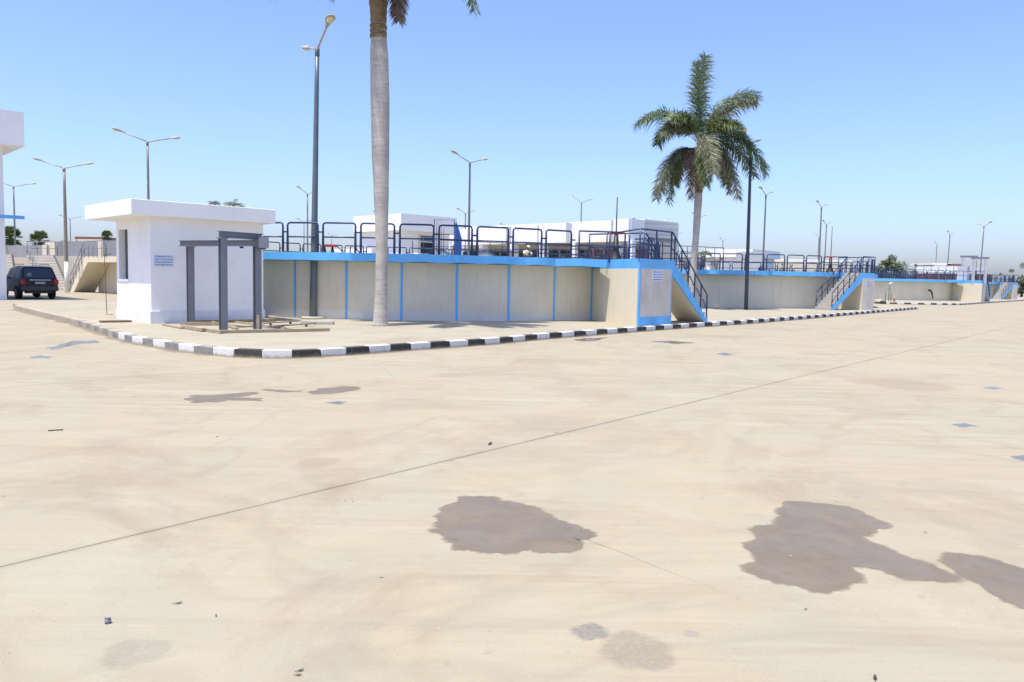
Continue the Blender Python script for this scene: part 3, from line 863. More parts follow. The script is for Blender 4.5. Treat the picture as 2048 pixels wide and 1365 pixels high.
# gate valve pedestals with red hand wheels
def valve(x, y, z, label, rod=2.1):
    v = empty('gate_valve', (x, y, z), label, 'valve', 'valve pedestals on the tank boxes')
    p = Vector((x, y, z))
    MB().tube([p, p + Vector((0, 0, .05)), p + Vector((0, 0, .35)), p + Vector((0, 0, .92))], [.27, .24, .12, .085], 14).build('pedestal', M['black'], v)
    b = MB(); b.tube([p + Vector((.30 * cos(k * pi / 12), .30 * sin(k * pi / 12), 1.0)) for k in range(24)], .032, 8, closed=True)
    for k in range(4):
        a = k * pi / 2 + .3; b.tube([p + Vector((0, 0, 1.0)), p + Vector((.30 * cos(a), .30 * sin(a), 1.0))], .018, 6)
    b.build('hand_wheel', M['red'], v)
    MB().tube([p + Vector((0, 0, .9)), p + Vector((0, 0, 1.03))], .07, 10).build('hub', M['black'], v)
    MB().tube([p + Vector((0, 0, 1.0)), p + Vector((0, 0, rod))], .024, 8).build('stem_cover_pipe', M['bark'], v)
    return v


vp = xy(atd(1231, 515, 29.9)); valve(vp.x, vp.y, DZ + .004, 'black valve pedestal with red handwheel and tall brown rod on the nearest box', 2.32)
vp2 = P2 + Vector((-.55, .835)) * 2.0 - Vector((.35, .2)); valve(vp2.x, vp2.y, DZ, 'red handwheel with tall rod at the top of the second tank stairs', 2.9)
vp3 = P3 + Vector((-.31, .95)) * 1.0 + UF * .6; valve(vp3.x, vp3.y, DZ + .004, 'small black valve pedestal beside the grey frames on the third tank', 2.2)

# small crank stand on the box of the nearest tank
cs = xy(atd(1280, 500, 30.6)); ck = empty('crank_stand', (cs.x, cs.y, DZ), 'dark blue two-legged crank stand with a curved rail on the nearest box', 'stand')
b = MB()
for dx in (0, .11): b.tube([(cs.x + dx, cs.y, DZ), (cs.x + dx, cs.y, DZ + .83)], .024, 7)
b.build('leg', M['navy'], ck); b = MB(); b.tube([(cs.x - .2, cs.y, DZ + .83), (cs.x + .2, cs.y, DZ + .86), (cs.x + .34, cs.y + .1, DZ + .74), (cs.x + .62, cs.y + .2, DZ + .25)], .028, 8); b.build('crank_arm', M['navy'], ck)
# platform railing behind the box
pl = empty('platform_railing', (7, 33, DZ), 'dark blue railing cluster behind the stairs of the nearest tank', 'railing')
for k, (x, dp) in enumerate(((1296, 31.5), (1303, 32), (1311, 32.6), (1319, 33.4), (1325, 34.2))):
    p = xy(atd(x, 500, dp)); MB().tube([(p.x, p.y, DZ - .3), (p.x, p.y, DZ + .98 - .02 * k)], .028, 7).build('rail_post', M['navy'], pl)
pp = [xy(atd(x, 500, dp)) for x, dp in ((1296, 31.5), (1325, 34.2))]
for hh in (.97, .5): MB().tube([tuple(p) + (DZ + hh - .08 * i,) for i, p in enumerate(pp)], .026, 7).build('rail', M['navy'], pl)
# channel walkway between tank one and two
wk = empty('channel_walkway', (10, 44, KZ), 'long thin blue railing on the raised channel between the first two tanks', 'walkway')
a = xy(atd(1318, 540, 76)); b_ = xy(atd(1447, 540, 80)); dd = (b_ - a).normalized(); nn = Vector((-dd.y, dd.x))
WZ = 4.0; L = (b_ - a).length
MB().obox(a, dd, L, 1.6, WZ - .35, WZ).build('walkway_slab', M['deck'], wk)
for k in range(5): MB().obox(a + dd * (.3 + (L - .9) * k / 4), dd, .35, 1.2, 0, WZ - .35).build('column', M['white'], wk)
rail_run(wk, [tuple(a + nn * .1) + (WZ,), tuple(b_ + nn * .1) + (WZ,)], [tuple(a + nn * .1 + dd * L * k / 7) + (WZ,) for k in range(8)], 1.1, .034, .5)
wl = empty('basin_wall', (a.x, a.y, 0), 'white basin wall behind the second palm trunk under the raised walkway', 'wall')
MB().obox(a - dd * 2 + nn * 1.8, dd, L + 1, .4, 0, 3.35).build('wall', M['white'], wl)

# red scraper drive seen over the first tank
rp = xy(atd(645, 500, 33)); rq = xy(atd(674, 500, 33))
rd = empty('scraper_drive', (rp.x, rp.y, DZ), 'red beam on two black stub wheels above the nearest tank, left of the lamp pole', 'machine')
z0 = 1.7 + (549 - 495) * 33 / 1593
MB().obox(rp, (1, 0), (rq - rp).length, .25, z0, z0 + .09).build('red_beam', M['red'], rd)
for x in (648, 664):
    p = xy(atd(x, 500, 33)); MB().tube([(p.x, p.y + .1, DZ - .6), (p.x, p.y + .1, z0 - .28), (p.x, p.y + .1, z0)], [.02, .09, .03], 10).build('stub_support', M['black'], rd)
b = MB(); b.tube([tuple(rq) + (z0 + .05,), (rq.x + .5, rq.y, DZ - .1)], .026, 6); b.tube([(rq.x + .55, rq.y, DZ - .2), (rq.x + .55, rq.y, z0), (rq.x + .7, rq.y, z0 + .06), (rq.x + 1.15, rq.y, DZ - .1)], .026, 6); b.build('ladder_rail', M['navy'], rd)

# grey cover plates lying on the tank edge
for (x0, x1, y, D, lab) in ((875, 905, 506, 32, 'grey tilted cover plate behind the blue gate'), (955, 1002, 508, 33, 'long grey sloping plate behind the railing of the nearest tank')):
    p = xy(atd(x0, y, D)); q = xy(atd(x1, y, D)); o = empty('cover_plate', (p.x, p.y, DZ), lab, 'plate')
    L = (q - p).length; b = MB(); b.slab([(0, DZ - .6), (0, DZ + .26), (L * .35, DZ + .34), (L, DZ + .02), (L, DZ - .6)], (p.x, p.y, 0), (1, 0), (0, 1), .5); b.build('sloping_plate', M['pale'], o)
    b = MB(); b.slab([(-.05, DZ + .27), (L * .35, DZ + .36), (L + .05, DZ + .03), (L + .05, DZ + .05), (L * .35, DZ + .39), (-.05, DZ + .30)], (p.x, p.y - .03, 0), (1, 0), (0, 1), .56); b.build('rim', M['steel'], o)

# ------------------------------------------------------------------ white kiosk
E1 = unit(.7215, .6924); E2 = Vector((-E1.y, E1.x))
kc = Vector((-10.52, 23.18)); KL, KD = 3.48, 2.95
ki = empty('white_kiosk', (kc.x, kc.y, KZ), 'small white flat-roofed kiosk with overhanging roof slab and one window beside the steel frame', 'kiosk')
TH = .22; ZS = 3.26


def wall_with_hole(P, d, L, th, z0, z1, hole, nin):
    b = MB()
    if not hole: b.obox(P, d, L, th, z0, z1, nin); return b
    h0, h1, hz0, hz1 = hole
    for (a, c, s, e) in ((0, h0, z0, z1), (h1, L, z0, z1), (h0, h1, z0, hz0), (h0, h1, hz1, z1)):
        b.obox(P + d * a, d, c - a, th, s, e, nin)
    return b


# front (right) face
wall_with_hole(kc, E1, KL, TH, KZ, ZS, None, E2).build('front_wall', M['white'], ki)
# left face with window; direction E2 from the corner
w0 = 1.9; w1 = 2.72
wall_with_hole(kc + E2 * TH, E2, KD - TH * 2, TH, KZ, ZS, (w0 - TH, w1 - TH, 1.42, 2.95), E1).build('side_wall', M['white'], ki)
wall_with_hole(kc + E2 * (KD - TH), E1, KL, TH, KZ, ZS, None, E2).build('back_wall', M['white'], ki)
wall_with_hole(kc + E1 * (KL - TH) + E2 * TH, E2, KD - 2 * TH, TH, KZ, ZS, None, E1).build('end_wall', M['white'], ki)
rc = kc - E1 * .62 - E2 * .32
rf = MB().obox(rc, E1, 4.37, 4.25, ZS, 3.70, E2).build('roof_slab', M['white'], ki, bevel=.012)
MB().obox(kc - E2 * .035, E1, KL + .04, .034, KZ - .01, KZ + .36, E2).build('plinth', M['plinth'], ki)
MB().obox(kc - E1 * .037 - E2 * .035, E2, KD + .04, .036, KZ - .01, KZ + .36, E1).build('plinth', M['plinth'], ki)
wd = MB()
wP = kc + E2 * w0 + E1 * .19
wd.obox(wP, E2, w1 - w0, .03, 1.42, 2.95, E1)
wn = wd.build('window', M['glass'], ki)
MB().obox(wP - E1 * .02, E2, .05, .07, 1.42, 2.95, E1).build('window_frame', M['pale'], wn)
MB().obox(wP - E1 * .02 + E2 * .36, E2, .04, .07, 1.425, 2.945, E1).build('window_frame', M['steel'], wn)
MB().obox(kc + E2 * (w0 - .04) - E1 * .03, E2, w1 - w0 + .08, .05, 1.36, 1.415, E1).build('window_sill', M['white'], wn)
cab = kc + E1 * 3.2
sg = sign_on(ki, kc + E1 * .36, E1, -E2, .56, .33, 1.99)
# thin drip pipe on the back corner
b = MB(); lp = kc + E2 * (KD + .18); b.tube([(lp.x - .1, lp.y, 2.2), (lp.x - .32, lp.y, 2.15), (lp.x - .3, lp.y, .9), (lp.x - .28, lp.y, .25), (lp.x - .05, lp.y - .1, .28)], .012, 6)
b.build('hanging_cable', M['bark'], ki)

# ------------------------------------------------------------------ steel frame
pb = {'B': at(447, 663, KZ), 'C': at(515, 659, KZ), 'A': at(382, 650, KZ)}
fr = empty('steel_frame', tuple(pb['B']), 'grey steel post-and-beam hoist frame standing in front of the white kiosk', 'frame')


def hbeam(P, Q, w, t, z0=None, mt=None, name='beam', par=None, vert=False, face=None):
    """H section between two points: web and two flanges"""
    P = Vector(P); Q = Vector(Q); ax = (Q - P).normalized()
    if vert: s = Vector((face[0], face[1], 0)).normalized()
    else: s = Vector((0, 0, 1))
    n = ax.cross(s).normalized()
    b = MB()

    def bar(c, wu, wv):
        A = [P + c + s * a * wu / 2 + n * q * wv / 2 for a, q in ((-1, -1), (1, -1), (1, 1), (-1, 1))]
        B = [p + (Q - P) for p in A]
        b.face(A[::-1]); b.face(B)
        for i in range(4): b.face([A[i], A[(i + 1) % 4], B[(i + 1) % 4], B[i]])
    bar(s * (w / 2 - t / 2), t, w); bar(-s * (w / 2 - t / 2), t, w); bar(Vector(), w - 2 * t - .002, t)
    return b.build(name, mt or M['steel'], par)


fdir = (xy(pb['C']) - xy(pb['A'])).normalized()
for k, zt in (('A', 2.40), ('B', 2.56), ('C', 2.40)):
    p = pb[k]; fx = Vector((-p.x, -p.y)).normalized(); fx = Vector((fx.y, -fx.x))
    hbeam(p - Vector((0, 0, .05)), (p.x, p.y, zt), .17, .014, name='post', par=fr, vert=True, face=(-E2.x, -E2.y))
    MB().obox(xy(p) - E1 * .12 - E2 * .12, E1, .24, .24, zt + .0, zt + .014, E2).build('cap_plate', M['steel'], fr)
a3 = xy(pb['A']) - fdir * .42; c3 = xy(pb['C']) + fdir * .32
hbeam((a3.x, a3.y, 2.5), (c3.x, c3.y, 2.5), .17, .016, name='beam', par=fr)
MB().obox(c3 - E2 * .02, fdir, .016, .34, 2.33, 2.66, E2).build('end_plate', M['steel'], fr)
MB().obox(c3 - Vector((.12, .2)), unit(1, .15), .26, .012, 2.36, 2.64).build('end_plate', M['steel'], fr)
bb = xy(pb['B']); cc = xy(pb['C']) + E1 * .05
bdir = (cc - bb).normalized(); b0_ = bb - bdir * .12; c0_ = cc + bdir * .1
hbeam((b0_.x, b0_.y, 2.67), (c0_.x, c0_.y, 2.67), .17, .016, name='beam', par=fr)
mpt = a3 + (c3 - a3) * .71
MB().obox(mpt, fdir, .07, .08, 2.36, 2.41).build('hook', M['black'], fr)
MB().obox(xy(at(513, 662, KZ)), unit(1, .1), .07, .03, KZ, KZ + .42).build('wooden_stake', M['wood'], fr)

# timber planks around the frame
PL = [((324, 651.6), (361, 658.6), .10, .05, 'short pale plank at the left end of the timber pile by the kiosk'),
      ((361, 652), (442, 652), .05, .10, 'thin upright board edge left of the front steel post'),
      ((361, 657), (403, 664.5), .10, .09, 'pale plank running towards the kerb left of the front steel post'),
      ((403, 663), (440, 668.5), .10, .09, 'short plank ending at the front steel post'),
      ((447, 667.5), (660, 663), .12, .08, 'longest squared timber, nearest the kerb'),
      ((413, 644), (472, 660), .07, .05, 'slanting batten crossing behind the front steel post'),
      ((456, 644), (569, 659), .07, .05, 'long slanting batten between the steel posts'),
      ((526, 652.5), (598, 647.5), .07, .04, 'raised lath right of the steel frame, nearer the wall'),
      ((547, 659), (633, 652.5), .07, .04, 'raised lath right of the steel frame, nearer the kerb'),
      ((389, 647), (534, 645), .08, .10, 'dark damp plank along the foot of the kiosk wall'),
      ((470, 656), (520, 655), .07, .05, 'thin plank lying between the steel posts'),
      ((201, 646), (264, 645), .28, .05, 'lone brown plank beside the kiosk corner'),
      ((535, 645), (552, 643.5), .12, .12, 'short squared timber end behind the right steel post')]
for i, (a, b, w_, h_, lab) in enumerate(PL):
    lift = .05 if 'raised' in lab else 0
    p = xy(at(*a, KZ)); q = xy(at(*b, KZ)); d = (q - p).normalized()
    o = MB().obox(p, d, (q - p).length, w_, KZ + .002 + lift + .004 * (i % 3), KZ + h_ + lift + .004 * (i % 3)).build('timber_plank', M['wooddark'] if 'dark' in lab or 'brown' in lab else M['wood'], None, loc=(p.x, p.y, KZ), bevel=.004)
    tag(o, lab, 'plank', 'timber planks on the pavement')
    if lift:
        for t in (.2, .75):
            c = p + (q - p) * t; e = MB().obox(c, d, .06, .05, KZ, KZ + lift + .02).build('packing_block', M['wooddark'], o)

# ------------------------------------------------------------------ lamp posts
def lamp_post(base, H, dirs, r0, r1, matp, label, group, lean=(0, 0), foot=False, arm=2.0, heads=(1, 1), rise=.5, hs=1.0):
    bx, by, bz = base; o = empty('street_lamp', base, label, 'street lamp', group)
    tx, ty = bx + lean[0], by + lean[1]; top = Vector((tx, ty, bz + H))
    n = 6; pts = [Vector((bx, by, bz - .02)).lerp(top, k / n) for k in range(n + 1)]
    MB().tube(pts, [r0 + (r1 - r0) * k / n for k in range(n + 1)], 14 if r0 > .1 else 10).build('pole', matp, o)
    MB().tube([top - Vector((0, 0, .26)), top + Vector((0, 0, .01))], r1 * 1.16, 12).build('collar', matp, o)
    if foot: MB().tube([Vector((bx, by, bz)), Vector((bx, by, bz)).lerp(top, .25)], [r0 * 1.03, r0 * .86 + .012], 12).build('whitewashed_foot', M['polewhite'], o)
    for (dx, dy), on in zip(dirs, heads):
        if not on: continue
        d = Vector((dx, dy, 0)).normalized(); L = arm - .65 * hs
        e = top + d * L + Vector((0, 0, rise * L / arm))
        MB().tube([top - Vector((0, 0, .12)), top + d * .1 + Vector((0, 0, 0)), e], [.045, .04, .032], 8).build('arm', M['arm'], o)
        ax = (d * arm + Vector((0, 0, rise))).normalized(); sd = Vector((-d.y, d.x, 0)); up = sd.cross(ax) * -1
        if up.z < 0: up = -up
        b = MB(); rings = []
        prof = ((-.05, .045, .045, .04), (.05, .06, .05, .06), (.2, .085, .075, .07), (.33, .135, .09, .07), (.5, .165, .085, .07), (.62, .14, .06, .06), (.7, .07, .03, .03), (.72, .01, .01, .01))
        for (t, w_, hu, hd) in prof:
            rr = []
            for k in range(12):
                a = 2 * pi * k / 12; h_ = hu if sin(a) > 0 else hd * .55
                rr.append(e + ax * t * hs + sd * cos(a) * w_ * hs + up * sin(a) * h_ * hs)
            rings.append(rr)
        for i in range(len(rings) - 1):
            for k in range(12):
                k2 = (k + 1) % 12; b.face([rings[i][k], rings[i][k2], rings[i + 1][k2], rings[i + 1][k]], True)
        hd_ = b.build('lamp_head', M['head'], o)
        b = MB(); c = e + ax * .47 * hs - up * .035 * hs
        q = [c + ax * cos(a * pi / 8) * .19 * hs + sd * sin(a * pi / 8) * .12 * hs for a in range(16)]
        q2 = [c - up * .045 * hs + ax * cos(a * pi / 8) * .14 * hs + sd * sin(a * pi / 8) * .085 * hs for a in range(16)]
        b.face(q2, True)
        for i in range(16): b.face([q[i], q[(i + 1) % 16], q2[(i + 1) % 16], q2[i]], True)
        b.build('lens', M['lens'], hd_)
    return o


GL = 'twin-armed street lamps of the plant'
HP = 9.6
p = at(626, 637.5, KZ)
lamp_post(p, 9.15, ((.44, -.9), (-.44, .9)), .128, .07, M['pole'], 'thick blue-grey lamp post standing nearest, left of the big palm trunk', GL, lean=(.14, 0), arm=2.05)
b = MB(); b.tube([p, p + Vector((0, 0, .07))], [.42, .38], 16); f_ = b.build('footing', M['deck'])
f_.parent = None; tag(f_, 'low round concrete footing round the nearest lamp post', 'footing')
fp = xy(at(600, 649, KZ)); o = MB().obox(fp, unit(.98, .12), 1.0, .35, KZ, KZ + .1).build('concrete_block', M['deck'], None, loc=(fp.x, fp.y, KZ), bevel=.01); tag(o, 'low concrete block lying in front of the nearest lamp post', 'block')
p = at(1492, 620, KZ)
lamp_post(p, 9.35, ((-.48, -.85), (.48, .85)),  .118, .07, M['poledark'], 'dark lamp post before the second tank, its head half hidden by the palm crown', GL, lean=(-.12, 0), arm=2.0)
p = atd(134, 583, 56.8); p.z = 0
lamp_post(p, 8.78, ((-.85, -.5), (.85, .5)), .15, .085, M['polepale'], 'brown lamp post with whitened foot beside the stairs behind the car', GL, lean=(0, 0), foot=True, arm=1.85)
# others are placed by the height of their arms; (top x, top y, lateral reach of the left arm in pixels, nearer side)
OTH = [(295, 283, -60, 1, 'lamp post rising right behind the white kiosk roof', 'polepale'), (27, 373, -42, 1, 'lamp post at the far left between the white tower and the car', 'polepale'),
       (140, 438, -22, 1, 'distant lamp post left of the kiosk above the bushy tree', 'polepale'), (615, 388, -19, 1, 'lamp post just left of the thick near post, behind the tank', 'polepale'),
       (608, 445, -15, 1, 'small far lamp post low behind the railing left of the thick post', 'polepale'), (940, 325, -35, 1, 'tall grey lamp post behind the blue gate', 'pole2'),
       (931, 427, -19, 1, 'lower lamp post close to the left of the tall one behind the blue gate', 'polepale'), (1163, 405, -21, 1, 'lamp post in front of the long white building', 'polepale'),
       (1013, 455, -14, 1, 'tiny lamp post over the left part of the long white building', 'polepale'), (1532, 390, -12, 1, 'leaning grey lamp post right of the palm crown', 'pole2'),
       (1643, 415, -9, 1, 'tallest of the three lamp posts bunched above the second tank', 'pole2'), (1653, 450, -8, 1, 'right-hand thin lamp post of the bunch above the second tank', 'polepale'),
       (1638, 475, -8, 1, 'lowest lamp post of the bunch above the second tank', 'polepale'), (1446, 482, -7, 1, 'tiny lamp post above the low white building', 'polepale'),
       (1398, 436, -15, 1, 'lamp post whose two heads show either side of the second palm trunk', 'polepale'), (1347, 470, -18, -1, 'single-armed lamp behind the stairs of the nearest tank', 'polepale'),
       (1900, 470, -5, 1, 'brown lamp post over the third tank', 'polepale'), (1874, 490, -4, 1, 'shortest lamp post over the third tank', 'polepale'),
       (1968, 453, 14, 1, 'grey lamp post rising beside the steel frames on the right', 'pole2'), (663, 472, -8, 1, 'tiny far lamp post right of the thick near post', 'polepale'),
       (760, 432, -14, 1, 'lamp post almost hidden by the big palm trunk', 'polepale')]
M['pole2'] = mat('pale_blue_grey_pole', (.17, .185, .20), .5, .1, 2, metal=.2)
proto = {}
for (x, y, dx, near, lab, mm) in OTH:
    t = at(x, y, HP); D = t.y
    lat = dx * D / F_PX; lat = max(-1.9, min(1.9, lat)); s_ = -sqrt(max(.1, 4 - lat * lat))
    # rotate into world: lateral is square to the line of sight
    los = Vector((t.x, t.y)).normalized(); rt = Vector((los.y, -los.x)); d = rt * lat + los * s_
    d.normalize()
    ln = {1900: (.15, 0), 1968: (.15, 0), 1643: (-.05, 0)}.get(x, (0, 0))
    lamp_post((t.x - ln[0], t.y, 0), HP, ((d.x, d.y), (-d.x, -d.y)), .10 if D < 90 else .085, .065, M[mm], lab, GL, lean=ln, arm=2.0 if D < 90 else 1.8, heads=(0, 1) if near < 0 else (1, 1), foot=(x in (27,)))

# ------------------------------------------------------------------ palms


WID = .017
def frond(b, P0, P1, P2, leaf, n=80, seed=0, flat=.35, rach=.022):
    rnd = random.Random(seed); P0, P1, P2 = Vector(P0), Vector(P1), Vector(P2)
    def bz(t): return P0 * (1 - t) ** 2 + P1 * 2 * t * (1 - t) + P2 * t * t
    pts = [bz(k / 14) for k in range(15)]
    b.tube(pts, [rach * (1 - .85 * k / 14) for k in range(15)], 5)
    for i in range(n):
        t = .12 + .88 * i / (n - 1); p = bz(t); T = (bz(min(1, t + .01)) - bz(t - .01)).normalized()
        side = T.cross(Vector((0, 0, 1)))
        if side.length < .25:
            side = side + T.orthogonal() * .4
        side.normalize(); nrm = side.cross(T).normalized()
        env = min(1, (t - .06) / .14) * (1 - .5 * max(0, (t - .55) / .45) ** 1.4)
        for sgn in (-1, 1):
            L = leaf * env * rnd.uniform(.75, 1.12)
            pl = rnd.choice((-.55, -.1, .35, .8)) * flat * 2
            d = (side * sgn * rnd.uniform(.65, 1) + T * rnd.uniform(.45, .85) + nrm * (pl + rnd.uniform(-.15, .15))).normalized()
            wv = T.cross(d).cross(d)
            wv = (T * 1.0 + nrm * rnd.uniform(-.5, .5)); wv = (wv - d * wv.dot(d)).normalized() * WID * rnd.uniform(.8, 1.3)
            dr = rnd.uniform(.3, .9) * L
            m1 = p + d * L * .5 - Vector((0, 0, dr * .16)); e = p + d * L * .93 - Vector((0, 0, dr * .62))
            k = len(b.v)
            b.v += [tuple(p - wv * .6), tuple(p + wv * .6), tuple(m1 + wv), tuple(m1 - wv), tuple(e)]
            b.f += [(k, k + 1, k + 2, k + 3), (k + 3, k + 2, k + 4)]; b.sm += [False, False]


def royal_palm(label, base, trunk, shaft, fronds, leaf):
    o = empty('royal_palm', tuple(base), label, 'palm tree', 'royal palms on the pavement')
    n = 24
    b = MB(); pts = [Vector((x, y, z)) for x, y, z, r in trunk]; rs = [q[3] for q in trunk]
    # fine rings along the trunk
    P = []; Rr = []
    for i in range(len(pts) - 1):
        steps = max(2, int((pts[i + 1] - pts[i]).length / .045))
        for k in range(steps):
            t = k / steps; t2 = t * t * (3 - 2 * t); P.append(pts[i].lerp(pts[i + 1], t)); r_ = rs[i] + (rs[i + 1] - rs[i]) * t2
            Rr.append(r_ * (1 - (.014 if len(P) % 3 == 0 else 0) + random.uniform(-.004, .004)))
    P.append(pts[-1]); Rr.append(rs[-1]); b.tube(P, Rr, n); b.build('trunk', M['trunk'], o)
    # root flare of small knobs
    b = MB(); x, y, z, r = trunk[0]
    for k in range(16):
        a = k * pi / 8 + random.uniform(-.1, .1); rr = r * random.uniform(1.0, 1.12)
        b.tube([(x + r * .8 * cos(a), y + r * .8 * sin(a), z + .12), (x + rr * cos(a), y + rr * sin(a), z - .02)], [.02, .035], 5)
    b.build('root_flare', M['trunk'], o)
    for k, z_ in enumerate((.0, .09, .2, .27, .40, .52, .6)):
        tz = shaft[0][2] + z_ * .55; rr = trunk[-1][3] * 1.0; b = MB()
        cx_, cy_ = trunk[-1][0], trunk[-1][1]
        b.tube([(cx_ + rr * cos(a * pi / 9) * 1.03, cy_ + rr * sin(a * pi / 9) * 1.03, tz + .03 * sin(a * pi / 9 + k * 2) + random.uniform(-.008, .008)) for a in range(18)], [.018 + .02 * random.random() for a in range(18)], 5, closed=True)
        b.build('leaf_scar', M['bark'] if k % 2 else M['shaft'], o)
    b = MB(); b.tube([q[:3] for q in shaft], [q[3] for q in shaft], 16); b.build('crownshaft', M['shaft'], o)
    for i, (p0, p1, p2, m_, lf) in enumerate(fronds):
        b = MB(); frond(b, p0, p1, p2, leaf * lf, 270, seed=i + int(base[0] * 7)); b.build('frond', M[m_], o)
    return o


# palm one: trunk leans slightly, crown above the frame
D1 = 24.37


def q1(x, y, d=0): return atd(x, y, D1 + d)


tr1 = []
for (y, cx_, r) in ((654, 760.5, .245), (640, 761, .225), (610, 762, .205), (560, 763, .19), (500, 763.5, .18), (440, 763.3, .20), (380, 762.4, .23), (300, 761, .265), (200, 760, .285), (120, 758.5, .275), (70, 757.4, .235), (40, 757, .225)):
    q = q1(cx_, y); tr1.append((q.x, q.y, q.z, r))
tr1[0] = (tr1[0][0], tr1[0][1], KZ - .01, tr1[0][3])
sh1 = []
for (y, r) in ((75, .24), (66, .25), (64, .235), (52, .245), (50, .23), (38, .25), (36, .24), (22, .26), (20, .25), (5, .29), (0, .25), (-50, .20), (-90, .13)):
    q = q1(757, y); sh1.append((q.x, q.y, q.z, r))
c0 = q1(757, -85)
fr1 = [(q1(764, -30, -.1), q1(795, -60, -.4), q1(797, 42, -.5), 'leafd', .62), (q1(765, -90), q1(890, -190, -1), q1(948, 20, -1.5), 'leafg', .75),
       (q1(750, -90), q1(670, -140, -.6), q1(652, -14, -1), 'leafg', .8), (q1(750, -90), q1(600, -190), q1(543, -12, 0), 'leafg', .8)]
rnd = random.Random(3)
for k in range(9):
    a = 2 * pi * k / 9 + .35; L = 3.4 + rnd.uniform(-.3, .3); e = .2 + .5 * rnd.random()
    fr1.append((c0, c0 + Vector((cos(a) * L * .5, sin(a) * L * .5, L * (.55 + .25 * rnd.random()))), c0 + Vector((cos(a) * L * .95, sin(a) * L * .95, L * (-.02 + e * .6))), 'leafg' if k % 3 else 'leaft', 1))
fr1.append((c0, c0 + Vector((0, .1, 1.5)), c0 + Vector((.2, 0, 3.4)), 'leafg', .6))
royal_palm('big royal palm with swollen pale trunk, crown out of the picture', tr1[0][:3], tr1, sh1, fr1, .8)
# palm two
D2 = 45.2


def q2(x, y, d=0): return atd(x, y, D2 + d)


tr2 = []
for (y, cx_, r) in ((618, 1383, .26), (600, 1384, .23), (560, 1386, .21), (520, 1388, .19), (480, 1391.5, .18), (440, 1394, .20), (400, 1396.5, .22), (370, 1397.5, .205)):
    q = q2(cx_, y); tr2.append((q.x, q.y, q.z, r))
tr2[0] = (tr2[0][0], tr2[0][1], KZ - .01, tr2[0][3])
sh2 = []
for (y, cx_, r) in ((385, 1397, .22), (372, 1397.5, .215), (350, 1398, .23), (320, 1398.5, .2), (300, 1398.5, .15), (278, 1398, .09)):
    q = q2(cx_, y); sh2.append((q.x, q.y, q.z, r))
F2 = [((1397, 285), (1386, 200), (1411, 112), 0, 0, 'leafg', .8), ((1397, 288), (1402, 200), (1392, 125), .3, .6, 'leafg', .66),
      ((1395, 280), (1342, 190), (1274, 248), 0, -.6, 'leafg', .72), ((1402, 280), (1440, 175), (1516, 192), .2, .6, 'leafg', .8), ((1400, 280), (1450, 200), (1512, 205), -.3, -1.2, 'leaft', .62),
      ((1404, 282), (1500, 250), (1532, 345), 0, -.5, 'leafg', .72), ((1402, 285), (1480, 270), (1508, 352), .5, 1.4, 'leafg', .6),
      ((1393, 285), (1335, 220), (1316, 288), .4, 1.2, 'leafg', .62), ((1393, 282), (1350, 220), (1330, 270), 0, -1, 'leaft', .55),
      ((1391, 298), (1330, 285), (1313, 398), 0, -.7, 'leaft', .5), ((1392, 300), (1350, 285), (1338, 404), .3, .9, 'leafg', .5), ((1395, 300), (1360, 290), (1350, 370), .2, 1.9, 'leaft', .5),
      ((1396, 300), (1380, 280), (1382, 396), -.2, -.9, 'leafd', .46), ((1399, 290), (1415, 235), (1427, 348), -.3, -2.3, 'leaft', .6), ((1398, 300), (1400, 285), (1398, 385), .2, 1.2, 'leaft', .42),
      ((1403, 296), (1455, 270), (1476, 395), 0, -1.2, 'leaft', .55), ((1404, 292), (1440, 270), (1452, 368), .4, 1.6, 'leafg', .55),
      ((1398, 285), (1420, 215), (1455, 262), .5, 2.4, 'leafg', .65), ((1397, 285), (1375, 220), (1352, 262), .4, 2.2, 'leafg', .6)]
F2 += [((1397, 285), (1372, 205), (1340, 240), -.4, -1.4, 'leafg', .6), ((1403, 285), (1440, 225), (1480, 250), -.4, -1.8, 'leafg', .62),
       ((1404, 290), (1462, 300), (1458, 385), -.2, .4, 'leaft', .5), ((1391, 296), (1345, 300), (1325, 380), -.2, .3, 'leafg', .52), ((1398, 295), (1412, 275), (1412, 372), -.3, -1.6, 'leafg', .5),
       ((1402, 282), (1450, 225), (1500, 290), .2, .2, 'leafg', .6)]
fr2 = [(q2(*a, da * .3), q2(*b, (da + db) * .5), q2(*c, db), m_, lf * 1.05) for (a, b, c, da, db, m_, lf) in F2]
royal_palm('royal palm with a full drooping crown behind the stairs of the nearest tank', tr2[0][:3], tr2, sh2, fr2, 1.5)


# ------------------------------------------------------------------ buildings
def parapet_block(root, P, d, L, W, z0, z1, nin, m_='white', name='roof_fascia'):
    return MB().obox(P, d, L, W, z0, z1, nin).build(name, M[m_], root)


U45 = unit(.71, .70); V45 = unit(-.70, .71)
